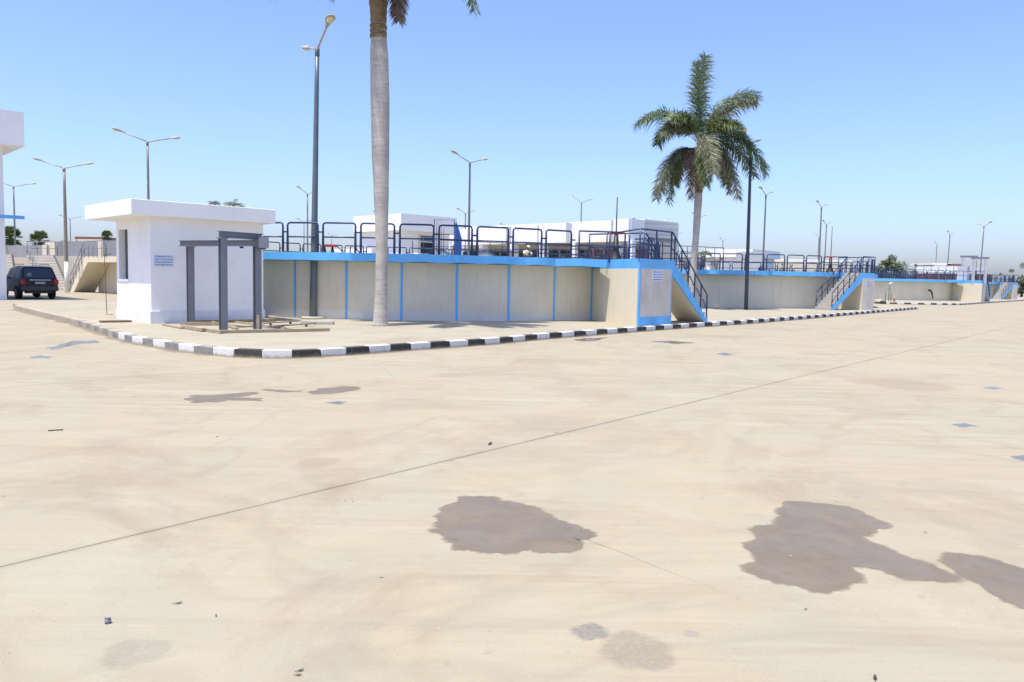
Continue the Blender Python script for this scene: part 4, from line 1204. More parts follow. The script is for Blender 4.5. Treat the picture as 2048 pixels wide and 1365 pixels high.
# building A
bc = Vector((-9.6, 68)); bA = empty('pump_building', (bc.x, bc.y, 0), 'square white building with a dark door behind the big palm trunk', 'building')
wA = bc + U45 * .6 + V45 * .6
MB().obox(wA, U45, 5.2, 6.2, 0, 5.55, V45).build('wall', M['white'], bA)
MB().obox(bc, U45, 6.2, 7.2, 5.55, 6.95, V45).build('roof_fascia', M['white'], bA)
dpos = 1.9
dr = MB().obox(wA + U45 * dpos - V45 * .05, U45, 1.3, .04, 2.9, 5.2, -V45).build('door', M['pane'], bA)
MB().obox(wA + U45 * dpos - V45 * .09, U45, 1.3, .03, 4.65, 4.72, -V45).build('door_transom', M['white'], dr)
MB().obox(wA + U45 * (dpos + .05) - V45 * .09, U45, 1.2, .02, 4.73, 5.15, -V45).build('door_panel', M['steel'], dr)
MB().obox(wA + U45 * (dpos - .12) - V45 * .01, U45, .1, .14, 2.9, 5.3, -V45).build('door_frame', M['beige'], dr)
MB().obox(wA + U45 * (dpos + 1.32) - V45 * .01, U45, .22, .14, 2.9, 5.3, -V45).build('door_frame', M['beige'], dr)
# lower white annex in front of the left face
MB().obox(bc - V45 * 0 + Vector((-2.2, -1.5)), V45, 6, 1.2, 0, 3.9, U45).build('annex', M['white'], bA)
# building B: long stepped fascia
cB = Vector((10, 70)); bB = empty('control_building', (cB.x, cB.y, 0), 'long white building with stepped fascia blocks over columns, dark glass and brown panels', 'building')
zt, zb = 7.06, 5.1
cuts = [0, 2.2, 7.3, 11.3, 15.4, 20, 25]
for i in range(len(cuts) - 1):
    a, c = cuts[i], cuts[i + 1]; off = .35 * (i % 2) + .12 * i * 0
    P = cB + V45 * (a + .04) + U45 * (0 if i % 2 == 0 else .3)
    MB().obox(P, V45, c - a - .5, 2.2, zb, zt - .05 * i, U45).build('fascia_block', M['white'], bB)
    P = cB + V45 * (c - .48) + U45 * .9
    MB().obox(P, V45, .5, 1.4, zb + .1, zt - .25, U45).build('fascia_return', M['white'], bB)
    MB().obox(cB + V45 * (c - .9) + U45 * .25, V45, .55, .7, 0, zb, U45).build('column', M['white'], bB)
    g = MB().obox(cB + V45 * (a + .0) + U45 * 2.6, V45, c - a, .2, 2.5, zb - .6, U45).build('window_band', M['brown'] if i in (0, 1) else M['pane'], bB)
    for k in range(1, 4):
        MB().obox(cB + V45 * (a + (c - a) * k / 4) + U45 * 2.52, V45, .07, .08, 2.5, zb - .61, U45).build('mullion', M['pale'], g)
MB().obox(cB + U45 * 3.0, V45, 25, 4.5, 0, zb + .5, U45).build('wall', M['beige'], bB)
MB().obox(cB + U45 * 2.25 + V45 * .0, U45, 5.3, 24, zb + .0, zt + .1, V45).build('roof_block', M['white'], bB)
MB().obox(cB + U45 * .3 - V45 * .0, U45, 7.3, .5, zb, zt, V45).build('end_fascia', M['white'], bB)
MB().obox(cB + U45 * 2.9 - V45 * (-.52), U45, 4.6, .3, 0, 4.4, V45).build('end_wall', M['brown'], bB)
MB().obox(cB + U45 * .1 - V45 * .3, U45, .5, .5, 0, zb - .01, V45).build('column', M['white'], bB)
for k in range(3): MB().tube([tuple(cB + U45 * (1 + 2.4 * k) + V45 * .3) + (zt,), tuple(cB + U45 * (1 + 2.4 * k) + V45 * .3) + (zt + .22,)], .1, 8).build('roof_vent', M['pale'], bB)
# building C: low white with parapet behind tank two
cC = xy(atd(1500, 500, 92)); bCo = empty('store_building', (cC.x, cC.y, 0), 'low white building between the palm trunk and the dark lamp post, behind the second tank', 'building')
zc = 1.7 + (565 - 499) * 92 / 1593
ca = xy(atd(1420, 500, 95)); dC = (cC - ca).normalized()
MB().obox(ca, dC, (cC - ca).length, 8, 0, zc - .9).build('wall', M['white'], bCo)
MB().obox(ca - dC * .5 - Vector((-dC.y, dC.x)) * .5, dC, (cC - ca).length + 1, 9, zc - .9, zc).build('roof_fascia', M['white'], bCo)
MB().obox(ca + dC * .2 + Vector((dC.y, -dC.x)) * .02, dC, .9, .05, 2.6, zc - 1.2, Vector((dC.y, -dC.x))).build('window', M['glass'], bCo)
cD = xy(atd(1528, 530, 88)); o = empty('white_outhouse', (cD.x, cD.y, 0), 'tiny grey box-shaped outhouse with a dark window beside the low white building', 'building')
MB().obox(cD - Vector((2.3, 0)), (1, 0), 2.3, 3, 0, 1.7 + (566 - 505) * 88 / 1593).build('wall', M['pale'], o)
MB().obox(cD - Vector((.6, .05)), (1, 0), .4, .04, 2.4, 3.4).build('window', M['glass'], o)
# low long wall building over tank three
e0 = xy(atd(1833, 540, 118)); e1 = xy(atd(1922, 540, 112)); dE = (e1 - e0).normalized(); zE = 1.7 + (573.5 - 534) * 115 / 1593
o = empty('white_shed', (e0.x, e0.y, 0), 'long low white shed with a red-brown base seen over the third tank', 'shed')
MB().obox(e0, dE, (e1 - e0).length, 6, 3.55, zE).build('wall', M['white'], o); MB().obox(e0, dE, (e1 - e0).length + 1, 5.8, 0, 3.55).build('base_wall', M['brown'], o)
for k in range(1, 6): MB().obox(e0 + dE * ((e1 - e0).length * k / 6) + Vector((dE.y, -dE.x)) * .03, dE, .12, .03, 3.56, zE, Vector((dE.y, -dE.x))).build('panel_joint', M['pale'], o)
for (x0, x1, D, yt, yb, mm, lab) in ((1870, 1900, 150, 527, 536, 'beige', 'tiny beige house far behind the third tank'), (1900, 1925, 150, 529, 536, 'brown', 'tiny brownish house far behind the third tank'), (155, 210, 130, 475, 492, 'brown', 'red-roofed low house far behind the left stairs'), (1545, 1700, 130, 520, 535, 'beige', 'low beige far wall behind the second tank railing')):
    p = xy(atd(x0, 500, D)); q = xy(atd(x1, 500, D)); hz = 556 + .0203 * ((x0 + x1) / 2 - 1024)
    o = empty('far_house', (p.x, p.y, 0), lab, 'house'); zt_ = 1.7 + (hz - yt) * D / 1593
    d = (q - p).normalized(); MB().obox(p, d, (q - p).length, 7, 0, zt_ - .35).build('wall', M[mm] if mm != 'brown' else M['beige'], o)
    MB().obox(p - d * .4, d, (q - p).length + .8, 8, zt_ - .35, zt_).build('roof', M['brown'] if mm == 'brown' else M['white'], o)

# white tower at the left edge
tc = xy(at(14, 600)); tw_ = empty('white_tower', (tc.x, tc.y, 0), 'tall white building with overhanging roof block cut by the left edge', 'building')
MB().obox(tc - E1 * 7, E1, 7, 7, 0, 8.0, E2).build('wall', M['white'], tw_)
MB().obox(tc - E1 * 7.6 - E2 * .75, E1, 8.45, 8.4, 8.0, 9.75, E2).build('roof_block', M['white'], tw_)
MB().obox(tc - E1 * 6 - E2 * .02, E1, 5.45, .02, 0, .12, -E2).build('base_band', M['gateblue'], tw_)
MB().obox(tc - E1 * 1.5 - E2 * .4, E1, 2.3, .16, 4.25, 4.42, -E2).build('blue_beam', M['blue'], tw_)
MB().obox(tc - E1 * 1.0 - E2 * .4, E1, .12, .45, 4.25, 4.42, E2).build('beam_bracket', M['blue'], tw_)

# ------------------------------------------------------------------ left hand tanks with stairs
def left_tank():
    # plain wall with landing and stair, side on
    a = xy(at(140, 584)); c = xy(at(226, 590)); d = (c - a).normalized(); n = Vector((-d.y, d.x))
    o = empty('stair_block', (a.x, a.y, 0), 'beige concrete landing with a side-on staircase and steel railing, left of the white kiosk', 'staircase')
    L = (c - a).length; zt = 2.62; run = 2.9
    MB().slab([(0, 0), (run, zt - .02), (L + 3, zt - .02), (L + 3, zt - .42), (run + .55, zt - .42), (.7, 0)], (a.x, a.y, 0), d, n, 1.5).build('stair_slab', M['wall'], o)
    st = [(0, 0)]; N = 13
    for i in range(N): st += [(run * i / N, zt * (i + 1) / N), (run * (i + 1) / N, zt * (i + 1) / N)]
    b = MB().slab(st + [(run + .01, zt - .02), (.0 + .02, -.02)], (a.x + n.x * .1, a.y + n.y * .1, 0), d, n, 1.3); b.build('step', M['deck'], o)
    MB().slab([(1.2, 0), (1.2, zt - .4), (L + 3, zt - .4), (L + 3, 0)], (a.x + n.x * 1.55, a.y + n.y * 1.55, 0), d, n, .3).build('wall', M['wall'], o)
    pts = [tuple(a + d * .15) + (.15,), tuple(a + d * run) + (zt,), tuple(a + d * (L + 3)) + (zt,)]
    posts = [tuple(a + d * (.15 + (run - .15) * k / 5)) + (.15 + (zt - .15) * k / 5,) for k in range(6)] + [tuple(a + d * (run + .75 * k)) + (zt,) for k in range(1, 6)]
    rail_run(o, pts, posts, 1.05, .026, .5, mt=M['steel'])
    return o


left_tank()


def front_stairs(x0, x1, xb0, xb1, ytop, ybot, D, lab, rail=True):
    """stair seen head on, going up away from the viewer; D is the distance of its foot"""
    l0, l1 = xy(atd(xb0, ybot, D)), xy(atd(xb1, ybot, D)); d = (l1 - l0).normalized(); n = Vector((-d.y, d.x))
    W = (l1 - l0).length; N = 13; zt = 2.75; run = 3.4
    sh = (xy(atd(x1, ytop, D + run)) - (l1 + n * run)).dot(d)
    o = empty('front_stairs', (l0.x, l0.y, 0), lab, 'staircase')
    for i in range(N):
        P = l0 + n * (run * i / N) + d * (sh * i / N)
        MB().obox(P, d, W, run / N + .01, 0 if i == 0 else zt * i / N - .1, zt * (i + 1) / N, n).build('step', M['deck'], o)
        MB().obox(P + Vector((0, 0)) - n * .006, d, W, .005, zt * i / N + .01, zt * i / N + .10, n).build('riser', M['beige'], o)
    MB().obox(l1, (n + d * sh / run).normalized(), hypot(run, sh), .25, 0, .3).build('cheek', M['beige'], o)
    if rail:
        a = l0 + d * .15; b = a + n * run + d * sh
        rail_run(o, [tuple(a) + (.1,), tuple(b) + (zt,), tuple(b + n * 1.5) + (zt,)], [tuple(a + (b - a) * k / 5) + (.1 + (zt - .1) * k / 5,) for k in range(6)], 1.05, .03, .5, mt=M['steel'])
        rail_run(o, [tuple(b) + (zt,), tuple(b + d * 2.4) + (zt,)], [tuple(b + d * .8 * k) + (zt,) for k in range(4)], 1.05, .026, .5, mt=M['steel'])
    return o


front_stairs(75, 105, 80, 137, 512, 582, 60, 'concrete steps seen head on between the dark car and the brown lamp post')
front_stairs(-20, 22, -10, 34, 514, 586, 60, 'concrete steps showing between the white tower and the dark car', False)
# long cream basin walls and tall grey wall beyond
def bwall(x0, D0, x1, D1, ytop0, name, lab, m_, cat_='wall', th=.4, zt=None, n_p=0):
    p = xy(atd(x0, 560, D0)); q = xy(atd(x1, 560, D1)); d = (q - p).normalized(); hz = 556 + .0203 * (x0 - 1024)
    z = zt or 1.7 + (hz - ytop0) * D0 / 1593
    o = MB().obox(p, d, (q - p).length, th, 0, z).build(name, M[m_], None, loc=(p.x, p.y, 0)); tag(o, lab, cat_)
    for k in range(n_p):
        c = p + (q - p) * (k / max(1, n_p - 1)); MB().obox(c + Vector((d.y, -d.x)) * .25, d, .7, .25, 0, z + .02).build('pilaster', M['beige'], o)
    return o


bwall(-30, 64.5, 96, 64, 514, 'basin_wall', 'low cream basin wall behind the car, left of the steps', 'beige')
bwall(100, 64.2, 260, 64, 512, 'basin_wall', 'low cream basin wall behind the brown lamp post', 'beige')
bwall(10, 76, 92, 72, 492, 'grey_wall', 'tall grey wall with pilasters left of the middle, behind the car', 'greywall', n_p=2)
bwall(112, 72, 300, 66, 484, 'grey_wall', 'tall grey wall with pilasters behind the side-on staircase', 'greywall', n_p=3)
bwall(93, 72, 111, 71, 484, 'gatehouse_wall', 'narrow taller beige wall piece between the two grey walls', 'beige', th=2)

# ------------------------------------------------------------------ things round the third tank
def goal(x0, x1, D, ytop, lab, dep=1.2):
    p = xy(atd(x0, 540, D)); q = xy(atd(x1, 540, D - .5)); hz = 556 + .0203 * (x0 - 1024); z = 1.7 + (hz - ytop) * D / 1593
    o = empty('lifting_frame', (p.x, p.y, DZ), lab, 'frame', 'lifting frames on the third tank')
    for c in (p, q): MB().tube([(c.x, c.y, DZ - .3), (c.x, c.y, z)], .16, 4).build('post', M['pale'], o)
    d = (q - p).normalized(); MB().obox(p - d * .3, d, (q - p).length + .6, .2, z, z + .22).build('beam', M['steel'], o)
goal(1925, 1948, 90, 516, 'left grey lifting frame on the third tank')
goal(1947, 1971, 86.5, 519, 'right grey lifting frame on the third tank, in front of the other')
bx = P3 + Vector((-.31, .95)) * 2.2 + UF * 1.0
o = MB().obox(bx, UF, 1.4, 1.0, DZ + .01, DZ + 1.55).build('valve_cabinet', M['pale'], None, loc=(bx.x, bx.y, DZ)); tag(o, 'pale metal cabinet under the grey lifting frames', 'cabinet')
MB().obox(bx + UF * .4 + Vector((.77, -.64)) * .01, UF, .4, .02, DZ + .6, DZ + .95, Vector((.77, -.64))).build('door_plate', M['white'], o)

pq = at(1777, 603, KZ); sp_ = empty('standpipe', tuple(pq), 'thin two-legged standpipe with a bent top before the third tank', 'pipe')
for dx in (-.32, .0, .22): MB().tube([(pq.x + dx, pq.y, KZ), (pq.x + dx, pq.y, KZ + (1.2 if dx else 1.75))], .035, 8).build('leg', M['pipe'], sp_)
MB().tube([(pq.x - .32, pq.y, KZ + 1.2), (pq.x + .22, pq.y, KZ + 1.2)], .03, 8).build('cross_pipe', M['pipe'], sp_)
MB().tube([(pq.x - .1, pq.y, KZ + 1.55), (pq.x + .1, pq.y, KZ + 1.75), (pq.x + .3, pq.y, KZ + 1.8)], .09, 10).build('valve_head', M['pale'], sp_)
po = at(1788.5, 604, KZ); b = MB(); b.tube([po, po + Vector((0, 0, .55))], [.085, .07], 10); o = b.build('orange_post', M['orange'], None, loc=tuple(po)); tag(o, 'short orange post right of the standpipe', 'post')
pr_ = at(1857, 590, KZ); pD = 85.9; w_ = atd(1860, 582, pD)
b = MB(); b.tube([w_ + Vector((.0, .3, .05)), w_ + Vector((.03, 0, .05)), w_ + Vector((.17, -.05, -.15)), w_ + Vector((.32, -.1, -.85))], [.10, .13, .09, .05], 10)
o = b.build('drain_pipe', M['black'], None, loc=tuple(w_)); tag(o, 'black bent outlet pipe on the wall of the third tank', 'pipe')
for i, (x, y, s, lab) in enumerate(((1760, 604, .5, 'sand-coloured rubble lump left of the standpipe'), (1766, 605, .35, 'small dark stone left of the standpipe'), (1753, 603, .35, 'leftmost rubble lump near the standpipe'))):
    c = at(x, y, KZ); bm = bmesh.new(); bmesh.ops.create_icosphere(bm, subdivisions=2, radius=s)
    for v in bm.verts: v.co *= random.uniform(.75, 1.1); v.co.z *= .6
    me = bpy.data.meshes.new('rubble'); bm.to_mesh(me); bm.free(); me.materials.append(M['kerbbare'] if i != 1 else M['debris'])
    o = bpy.data.objects.new('rubble', me); COL.objects.link(o); o.location = c; tag(o, lab, 'rubble', 'rubble before the third tank')


# ------------------------------------------------------------------ trees
def tree(x, ytop, D, wpx, lab, m_='treeg', n=5200, flat=.85, group='trees on the skyline', xs=1.0, base=0.0):
    hz = 556 + .0203 * (x - 1024); z1 = 1.7 + (hz - ytop) * D / 1593; R = wpx * D / 1593 / 2
    p = xy(atd(x, 560, D)); o = empty('tree', (p.x, p.y, 0), lab, 'tree', group)
    rnd = random.Random(int(x * 3 + ytop)); H = z1
    cl = []
    nc = 30
    for k in range(nc):
        a = rnd.uniform(0, 2 * pi); rr = R * sqrt(rnd.random()) * .88; zc = H * (base + .30 + .54 * rnd.random() * (1 - .35 * rr / R))
        cl.append(Vector((p.x + cos(a) * rr, p.y + sin(a) * rr, zc)))
    cl.append(Vector((p.x, p.y, H * .84)))
    b = MB(); b.tube([(p.x, p.y, -.1), (p.x + .1, p.y, H * .25), (p.x, p.y + .1, H * .6)], [.035 * H, .026 * H, .012 * H], 8)
    for c in cl[:8]: b.tube([(p.x, p.y, H * .25), tuple(c.lerp(Vector((p.x, p.y, H * .4)), .4)), tuple(c)], [.016 * H, .010 * H, .003 * H], 5)
    b.build('trunk', M['bark'], o)
    b = MB(); s0 = R * .085
    for i in range(n):
        c = rnd.choice(cl); cr = R * (.22 + .26 * ((c.x * 7.3) % 1))
        v = Vector((rnd.gauss(0, 1), rnd.gauss(0, 1), rnd.gauss(0, 1))).normalized() * cr * rnd.random() ** .35; v.z *= flat
        q = c + v
        if q.z > H: q.z = H - rnd.random() * .3
        u = Vector((rnd.gauss(0, 1), rnd.gauss(0, 1), rnd.gauss(0, .6))).normalized(); w2 = u.orthogonal().normalized(); s = s0 * rnd.uniform(.5, 1.3)
        b.face([q - u * s, q + w2 * s * .45, q + u * s, q - w2 * s * .45])
    b.build('crown', M[m_], o); return o


TR = [(1782, 503, 150, 58, 'biggest dense green tree standing right of the second tank', 'treeg'), (1762, 512, 152, 26, 'yellow-green tree against the left side of the biggest tree', 'treey'), (1748, 508, 148, 8, 'thin dark cypress-like tree left of the biggest tree', 'treeg'),
      (1830, 520, 150, 26, 'round olive tree right of the biggest tree', 'treeg'), (1862, 520, 155, 34, 'light green spreading tree left of the brown lamp post', 'treey'), (1892, 525, 160, 22, 'pale sparse tree behind the brown lamp post', 'treey'),
      (2045, 520, 140, 40, 'dark tree cut by the right edge of the picture', 'treeg'), (2022, 532, 150, 30, 'lower dusky tree left of the one at the right edge', 'treeg'), (2000, 540, 165, 22, 'tiny shrub-like tree low at the far right', 'treey'),
      (1538, 520, 130, 20, 'rounded bush over the second tank railing, left one', 'treeg'), (1563, 518, 130, 14, 'slim bush over the second tank railing, middle one', 'treeg'), (1600, 528, 140, 30, 'low bush over the second tank railing, right one', 'treeg'),
      (1690, 520, 150, 40, 'low tree line behind the second tank stairs', 'treeg'), (160, 468, 150, 30, 'clipped round tree behind the grey wall at left', 'treeg'), (130, 472, 155, 30, 'bushy tree between the two left lamp posts', 'treeg'),
      (172, 470, 152, 14, 'small round bush right of the clipped tree', 'treeg'), (1655, 522, 170, 40, 'faint low tree behind the bunched lamp posts', 'treey')]
for t in TR: tree(t[0], t[1], t[2], t[3], t[4], t[5], base=-.24 if t[0] > 1990 else 0)


def fan_palm(x, ytop, D, wpx, lab, ybase=None, pin=False):
    hz = 556 + .0203 * (x - 1024); z1 = 1.7 + (hz - ytop) * D / 1593; R = wpx * D / 1593 / 2
    p = xy(atd(x, 560, D)); o = empty('fan_palm', (p.x, p.y, 0), lab, 'palm tree', 'small palms in the background')
    zc = z1 - R * .75
    MB().tube([(p.x, p.y, -.1), (p.x, p.y, zc)], [.25, .17], 8).build('trunk', M['bark'], o)
    rnd = random.Random(int(x)); b = MB(); c = Vector((p.x, p.y, zc))
    if pin:
        for k in range(12):
            a = 2 * pi * k / 12 + rnd.uniform(-.2, .2); e = rnd.uniform(.2, 1.0)
            frond(b, c, c + Vector((cos(a) * R * .5, sin(a) * R * .5, R * .7 * e + .2)), c + Vector((cos(a) * R, sin(a) * R, R * (e - .55))), R * .33, 26, k)
        b.build('crown', M['fan'], o); return
    for k in range(60):
        a = rnd.uniform(0, 2 * pi); e = rnd.uniform(-.9, 1.35); d = Vector((cos(a) * cos(e), sin(a) * cos(e), sin(e)))
        h = c + d * R * .5; sd = d.cross(Vector((0, 0, 1))).normalized(); up = sd.cross(d)
        b.tube([c, h], .03, 4)
        for j in range(11):
            t = (j - 5) / 5 * 1.25; q = h + (d * cos(t) + sd * sin(t)) * R * .52 - Vector((0, 0, R * .07 * abs(t)))
            w_ = (sd * cos(t) - d * sin(t)) * R * .075
            mid = h.lerp(q, .55); b.face([h, mid + w_, q, mid - w_])
    b.build('crown', M['fan'], o)


fan_palm(24, 458, 110, 50, 'fan palm with dead brown skirt beside the white tower'); fan_palm(82, 466, 115, 46, 'fan palm behind the grey wall above the dark car')
fan_palm(216, 464, 115, 26, 'fan palm peeping out left of the white kiosk')
fan_palm(468, 397, 95, 44, 'feather palm crown showing just above the kiosk roof, right one', pin=True); fan_palm(430, 402, 98, 26, 'feather palm tip just above the kiosk roof, left one', pin=True)
fan_palm(1406, 500, 75, 34, 'small green palm behind the second palm trunk', pin=True)

# ------------------------------------------------------------------ the car
def car():
    rr = Vector((-25.75, 44.6)); hd = unit(-.72, .69); lf = Vector((-hd.y, hd.x))  # heading, left side
    W = 1.86; ang = atan2(hd.y, hd.x)
    org = rr + lf * (W / 2 - .12) + hd * -.75
    o = empty('parked_car', (org.x, org.y, 0), 'dark grey off-road car parked beside the white tower, seen from behind', 'car', rz=ang)
    # local: x forward from rear bumper, y left
    def loft(secs, name, m_, par=o, smooth=False, bev=.0):
        b = MB()
        for i in range(len(secs) - 1):
            A, B = secs[i], secs[i + 1]; n = len(A)
            for k in range(n):
                j = (k + 1) % n; b.face([A[k], B[k], B[j], A[j]], smooth)
        b.face(secs[0]); b.face(secs[-1][::-1])
        me = b.build(name, M[m_]); me.parent = par
        bm = bmesh.new(); bm.from_mesh(me.data); bmesh.ops.remove_doubles(bm, verts=bm.verts, dist=1e-4); bmesh.ops.recalc_face_normals(bm, faces=bm.faces)
        if bev: bmesh.ops.bevel(bm, geom=[e for e in bm.edges if e.is_manifold and e.calc_face_angle(0) > .35], offset=bev, segments=2, affect='EDGES')
        bm.to_mesh(me.data); bm.free(); return me
    h = W / 2
    def sec(x, w0, w1, z0, z1):  # lower hull section
        return [(x, -w0, z0), (x, w0, z0), (x, w1, (z0 + z1) * .5), (x, w1 - .03, z1), (x, -w1 + .03, z1), (x, -w1, (z0 + z1) * .5)]
    body = loft([sec(.12, h * .90, h * .97, .50, 1.10), sec(.4, h * .95, h, .42, 1.13), sec(1.6, h * .96, h, .38, 1.12), sec(3.0, h * .96, h, .38, 1.10), sec(3.5, h * .95, h * .98, .40, 1.05), sec(4.3, h * .88, h * .90, .46, .98), sec(4.5, h * .75, h * .8, .5, .85)], 'body', 'car', bev=.03)
    def cs(x, wb, wt, zb, zt): return [(x, -wb, zb), (x, wb, zb), (x, wt, zt - .06), (x, wt - .08, zt), (x, -wt + .08, zt), (x, -wt, zt - .06)]
    # cabin: rear glass slants, roof, windscreen
    cab = loft([[(x + dx, y, z) for (x, y, z), dx in zip(cs(.14, h * .96, h * .78, 1.08, 1.78), (0, 0, .26, .30, .30, .26))],
                [(x + dx, y, z) for (x, y, z), dx in zip(cs(1.6, h * .96, h * .80, 1.08, 1.82), (0,) * 6)],
                [(x + dx, y, z) for (x, y, z), dx in zip(cs(3.25, h * .94, h * .76, 1.06, 1.76), (0, 0, -.62, -.68, -.68, -.62))]], 'cabin', 'car', bev=.03)
    # rear window, sits proud of the slanted hatch
    def rear(y, z): return (.14 + (z - 1.08) / .64 * .26 - .012, y, z)
    b = MB(); b.face([rear(h * .80, 1.17), rear(-h * .80, 1.17), rear(-h * .70, 1.66), rear(h * .70, 1.66)][::-1]); rw = b.build('rear_window', M['glass']); rw.parent = o
    b = MB(); b.face([Vector(rear(h * .66, 1.24)) - Vector((.004, 0, 0)), Vector(rear(h * .40, 1.24)) - Vector((.004, 0, 0)), Vector(rear(h * .38, 1.44)) - Vector((.004, 0, 0)), Vector(rear(h * .60, 1.44)) - Vector((.004, 0, 0))][::-1]); x_ = b.build('window_sticker', M['pipe']); x_.parent = rw
    # side windows
    def side(x, z, s): return (x, s * (h * .96 - (z - 1.08) / .68 * h * .17 + .008), z)
    for s in (-1, 1):
        for (a, b0, c, d) in ((.55, 1.30, 1.22, .62), (1.40, 2.22, 2.18, 1.40), (2.30, 3.02, 2.60, 2.28)):
            q = [side(a, 1.16, s), side(b0, 1.16, s), side(c, 1.66, s), side(d, 1.66, s)]
            b = MB(); b.face(q if s < 0 else q[::-1]); x_ = b.build('side_window', M['glass']); x_.parent = o
        b = MB(); b.tube([(.6, s * h * .68, 1.86), (.7, s * h * .68, 1.895), (2.3, s * h * .68, 1.895), (2.45, s * h * .68, 1.85)], .018, 6); x_ = b.build('roof_rail', M['black']); x_.parent = o
        b = MB(); b.box(.09, .20, min(s * h * .76, s * h * 1.0), max(s * h * .76, s * h * 1.0), .80, 1.10); x_ = b.build('tail_lamp', M['tail'], bevel=.02); x_.parent = o
        b = MB(); b.box(2.95, 3.12, min(s * h, s * (h + .2)), max(s * h, s * (h + .2)), 1.08, 1.24); x_ = b.build('mirror', M['plastic'], bevel=.03); x_.parent = o
    b = MB(); b.box(-.02, .30, -h * .97, h * .97, .46, .72); x_ = b.build('rear_bumper', M['plastic'], bevel=.05); x_.parent = o
    b = MB(); b.box(.20, .5, -h * .7, h * .7, .32, .47); x_ = b.build('underbody', M['black']); x_.parent = o
    b = MB(); b.box(.09, .13, -h * .58, h * .52, 1.035, 1.075); x_ = b.build('chrome_strip', M['chrome'], bevel=.008); x_.parent = o
    b = MB(); b.box(.085, .13, -.26, .22, .84, .95); x_ = b.build('number_plate', M['plate']); x_.parent = o
    b = MB(); b.box(.083, .085, -.26, .22, .925, .95); y_ = b.build('plate_header', M['blue']); y_.parent = x_
    b = MB()
    for k in range(5): b.box(.082, .085, -.22 + .085 * k, -.22 + .085 * k + .045, .86, .91)
    y_ = b.build('plate_characters', M['black']); y_.parent = x_
    for x in (.95, 3.65):
        for s in (-1, 1):
            b = MB(); y0 = s * (h - .24); y1 = s * (h + .01)
            b.tube([(x, y0, .37), (x, y0 + s * .03, .37), (x, y1 - s * .03, .37), (x, y1, .37)], [.33, .37, .37, .33], 24); t_ = b.build('wheel', M['tyre']); t_.parent = o
            b = MB(); b.tube([(x, y1 - s * .02, .37), (x, y1 + s * .006, .37)], [.23, .21], 16); r_ = b.build('rim', M['rim']); r_.parent = t_
    b = MB(); b.tube([(.35, .15, .42), (.6, .15, .25)], .1, 8); x_ = b.build('exhaust', M['black']); x_.parent = o
    return o


car()

# ------------------------------------------------------------------ person squatting on the far deck
pc = atd(1051, 500, 41.0); pz = DZ + .0
def skinned(name, V, E, rad, m_, par, sub=2, root=0):
    me = bpy.data.meshes.new(name); me.from_pydata(V, E, []); o = bpy.data.objects.new(name, me); COL.objects.link(o)
    md = o.modifiers.new('skin', 'SKIN')
    if not me.skin_vertices: 
        bm = bmesh.new(); bm.from_mesh(me); bm.verts.layers.skin.verify(); bm.to_mesh(me); bm.free()
    for i, r in enumerate(rad):
        sv = me.skin_vertices[0].data[i]; sv.radius = r if isinstance(r, tuple) else (r, r); sv.use_root = (i == root)
    s = o.modifiers.new('sub', 'SUBSURF'); s.levels = sub; s.render_levels = sub; md.use_smooth_shade = True
    me.materials.append(M[m_]); o.parent = par
    dg = bpy.context.evaluated_depsgraph_get(); me2 = bpy.data.meshes.new_from_object(o.evaluated_get(dg)); o.modifiers.clear(); o.data = me2
    if not me2.materials: me2.materials.append(M[m_])
    return o


ph = empty('person', (pc.x, pc.y, DZ + .0), 'person in a cream shirt and cap squatting on the tank walkway behind the railing', 'person', rz=radians(20))
ph.scale = (.88, .88, .88)
#      0 pelvis       1 waist         2 chest        3 neck          4 head          5 headtop
V = [(0, 0, .30), (.03, -.02, .45), (.08, -.05, .66), (.12, -.06, .80), (.15, -.07, .90), (.155, -.07, .98),
     (-.10, 0, .28), (-.14, -.34, .42), (-.14, -.12, .08), (-.14, -.26, .03),
     (.10, 0, .28), (.16, -.34, .44), (.14, -.12, .08), (.14, -.26, .03),
     (-.10, -.05, .70), (-.16, -.24, .54), (-.06, -.42, .46), (-.03, -.47, .44),
     (.26, -.05, .70), (.32, -.24, .55), (.20, -.42, .48), (.17, -.47, .46)]
Ed = [(0, 1), (1, 2), (2, 3), (3, 4), (4, 5), (0, 6), (6, 7), (7, 8), (8, 9), (0, 10), (10, 11), (11, 12), (12, 13), (2, 14), (14, 15), (15, 16), (16, 17), (2, 18), (18, 19), (19, 20), (20, 21)]
ra = [.14, .13, .15, .06, .095, .07, .10, .08, .055, .04, .10, .08, .055, .04, .065, .05, .04, .035, .065, .05, .04, .035]
bd = skinned('body', V, Ed, ra, 'skin', ph)
Vs = [V[0], V[1], V[2], (.11, -.06, .765), V[14], V[15], V[18], V[19]]
skinned('shirt', Vs, [(0, 1), (1, 2), (2, 3), (2, 4), (4, 5), (2, 6), (6, 7)], [.145, .135, .15, .07, .078, .062, .078, .062], 'shirt', ph)
Vt = [V[0], V[6], V[7], V[8], V[10], V[11], V[12]]
skinned('trousers', Vt, [(0, 1), (1, 2), (2, 3), (0, 4), (4, 5), (5, 6)], [.165, .125, .10, .075, .125, .10, .075], 'trouser', ph)
b = MB(); b.tube([(.15, -.07, .95), (.155, -.07, 1.0), (.155, -.07, 1.05), (.155, -.07, 1.065)], [.112, .11, .08, .02], 14); b.tube([(.155, -.14, .96), (.16, -.24, .945)], [.075, .04], 8)
c_ = b.build('cap', M['shirt']); c_.parent = ph

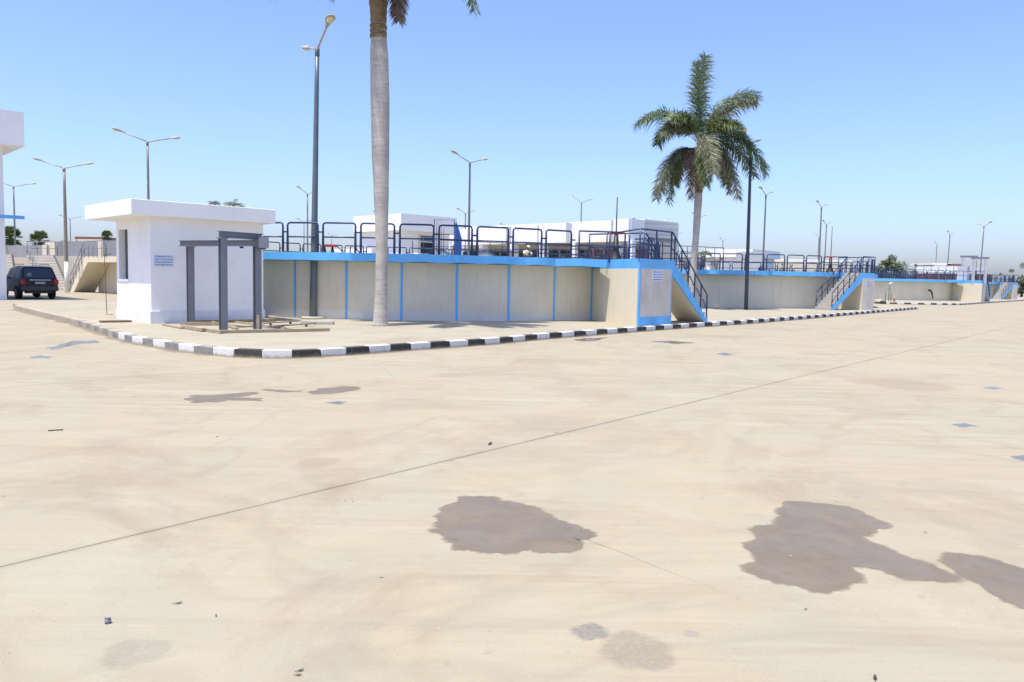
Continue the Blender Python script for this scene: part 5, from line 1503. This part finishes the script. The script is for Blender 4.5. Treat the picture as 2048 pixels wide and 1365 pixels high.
# ------------------------------------------------------------------ litter on the yard
def litter(x, y, s, kind, lab):
    c = at(x, y, 0); b = MB(); r = random.Random(int(x))
    if kind == 'leaf':
        a = r.uniform(0, pi); n = 10
        q = [c + Vector((cos(a) * cos(t) * s - sin(a) * sin(t) * s * .35, sin(a) * cos(t) * s + cos(a) * sin(t) * s * .35, .006 + .25 * s * abs(cos(t)) ** 2)) for t in [2 * pi * k / n for k in range(n)]]
        m0 = c + Vector((0, 0, .004))
        for k in range(n): b.face([m0, q[k], q[(k + 1) % n]])
        q2_ = c - Vector((cos(a), sin(a), 0)) * s * 1.5; b.tube([c - Vector((cos(a), sin(a), 0)) * s * .9 + Vector((0, 0, .006)), q2_ + Vector((0, 0, .006))], .0015, 4)
        nm = 'dry_leaf'
    elif kind == 'stick':
        b.tube([c + Vector((-s, -s * .5, .006)), c + Vector((0, 0, .009)), c + Vector((s, s * .6, .006))], .006, 5); nm = 'twig'
    elif kind == 'cup':
        b.tube([c + Vector((0, 0, .0)), c + Vector((0, 0, .012)), c + Vector((.004, 0, .02))], [s, s * 1.05, s * .9], 14); b.tube([c + Vector((-s * .9, -s * .2, .026)), c + Vector((s * .9, s * .1, .024))], .006, 6); nm = 'crushed_cap'
    else:
        bm = bmesh.new(); bmesh.ops.create_icosphere(bm, subdivisions=2, radius=s)
        for v in bm.verts: v.co *= r.uniform(.8, 1.15); v.co.z *= .55
        me = bpy.data.meshes.new('pebble'); bm.to_mesh(me); bm.free(); me.materials.append(M['kerbbare']); o = bpy.data.objects.new('pebble', me); COL.objects.link(o); o.location = c + Vector((0, 0, s * .3)); tag(o, lab, 'pebble', 'litter on the yard'); return
    o = b.build(nm, M['steel'] if kind == 'cup' else M['debris'], None, loc=tuple(c)); tag(o, lab, {'leaf': 'leaf', 'stick': 'twig', 'cup': 'litter'}[kind], 'litter on the yard')


for a in ((216, 1247, .014, 'cup', 'crushed grey bottle cap at the lower left'), (357, 1208, .020, 'leaf', 'dark oval leaf right of the crushed cap'), (432, 1233, .010, 'leaf', 'tiny dark leaf right of the oval leaf'),
          (980, 889, .05, 'leaf', 'dark green leaf lying on the long concrete joint'), (1113, 866, .02, 'leaf', 'small dark leaf farther along the concrete joint'), (601, 1343, .016, 'leaf', 'brown leaf at the bottom edge left of centre'), (597, 1352, .014, 'leaf', 'second brown leaf just below it at the bottom edge'),
          (763, 1155, .012, 'stone', 'light pebble below the central puddle to its left'), (1750, 1358, .022, 'leaf', 'dark leaf at the bottom edge right of centre'), (1612, 1220, .010, 'leaf', 'small dark leaf below the large right puddle'),
          (690, 1003, .008, 'leaf', 'left one of three dark crumbs below the joint'), (705, 1005, .008, 'leaf', 'right one of three dark crumbs below the joint'), (676, 1004, .006, 'leaf', 'faint crumb leftmost below the joint'),
          (111, 862, .06, 'stick', 'short thin twig lying at the left'), (1404, 998, .008, 'stone', 'tiny pebble between the two big puddles'), (1850, 1066, .012, 'leaf', 'tiny dark leaf right of the big right puddle'),
          (1673, 1003, .012, 'stone', 'pebble just above the big right puddle'), (433, 874, .015, 'stone', 'pebble in the left middle of the yard'), (8, 994, .01, 'leaf', 'dark speck at the left edge of the yard')):
    litter(*a)
g = MB(); rg = random.Random(11)
for i in range(900):
    x = rg.uniform(-20, 2060); y = 720 + (1365 - 720) * rg.random() ** 1.0; c = at(x, y, 0); s = rg.uniform(.0015, .0042) * (1 + rg.random() ** 6 * 1.5) * (1 + c.y * .04)
    k = [c + Vector((s * cos(t) * rg.uniform(.7, 1.2), s * sin(t) * rg.uniform(.7, 1.2), 0)) for t in (0, 1.3, 2.5, 3.8, 5)]; tp = c + Vector((0, 0, s * .8))
    for j in range(5): g.face([k[j], k[(j + 1) % 5], tp])
tag(g.build('grit', M['kerbbare']), 'scattered grit and crumbs on the concrete yard', 'grit', kind='stuff')
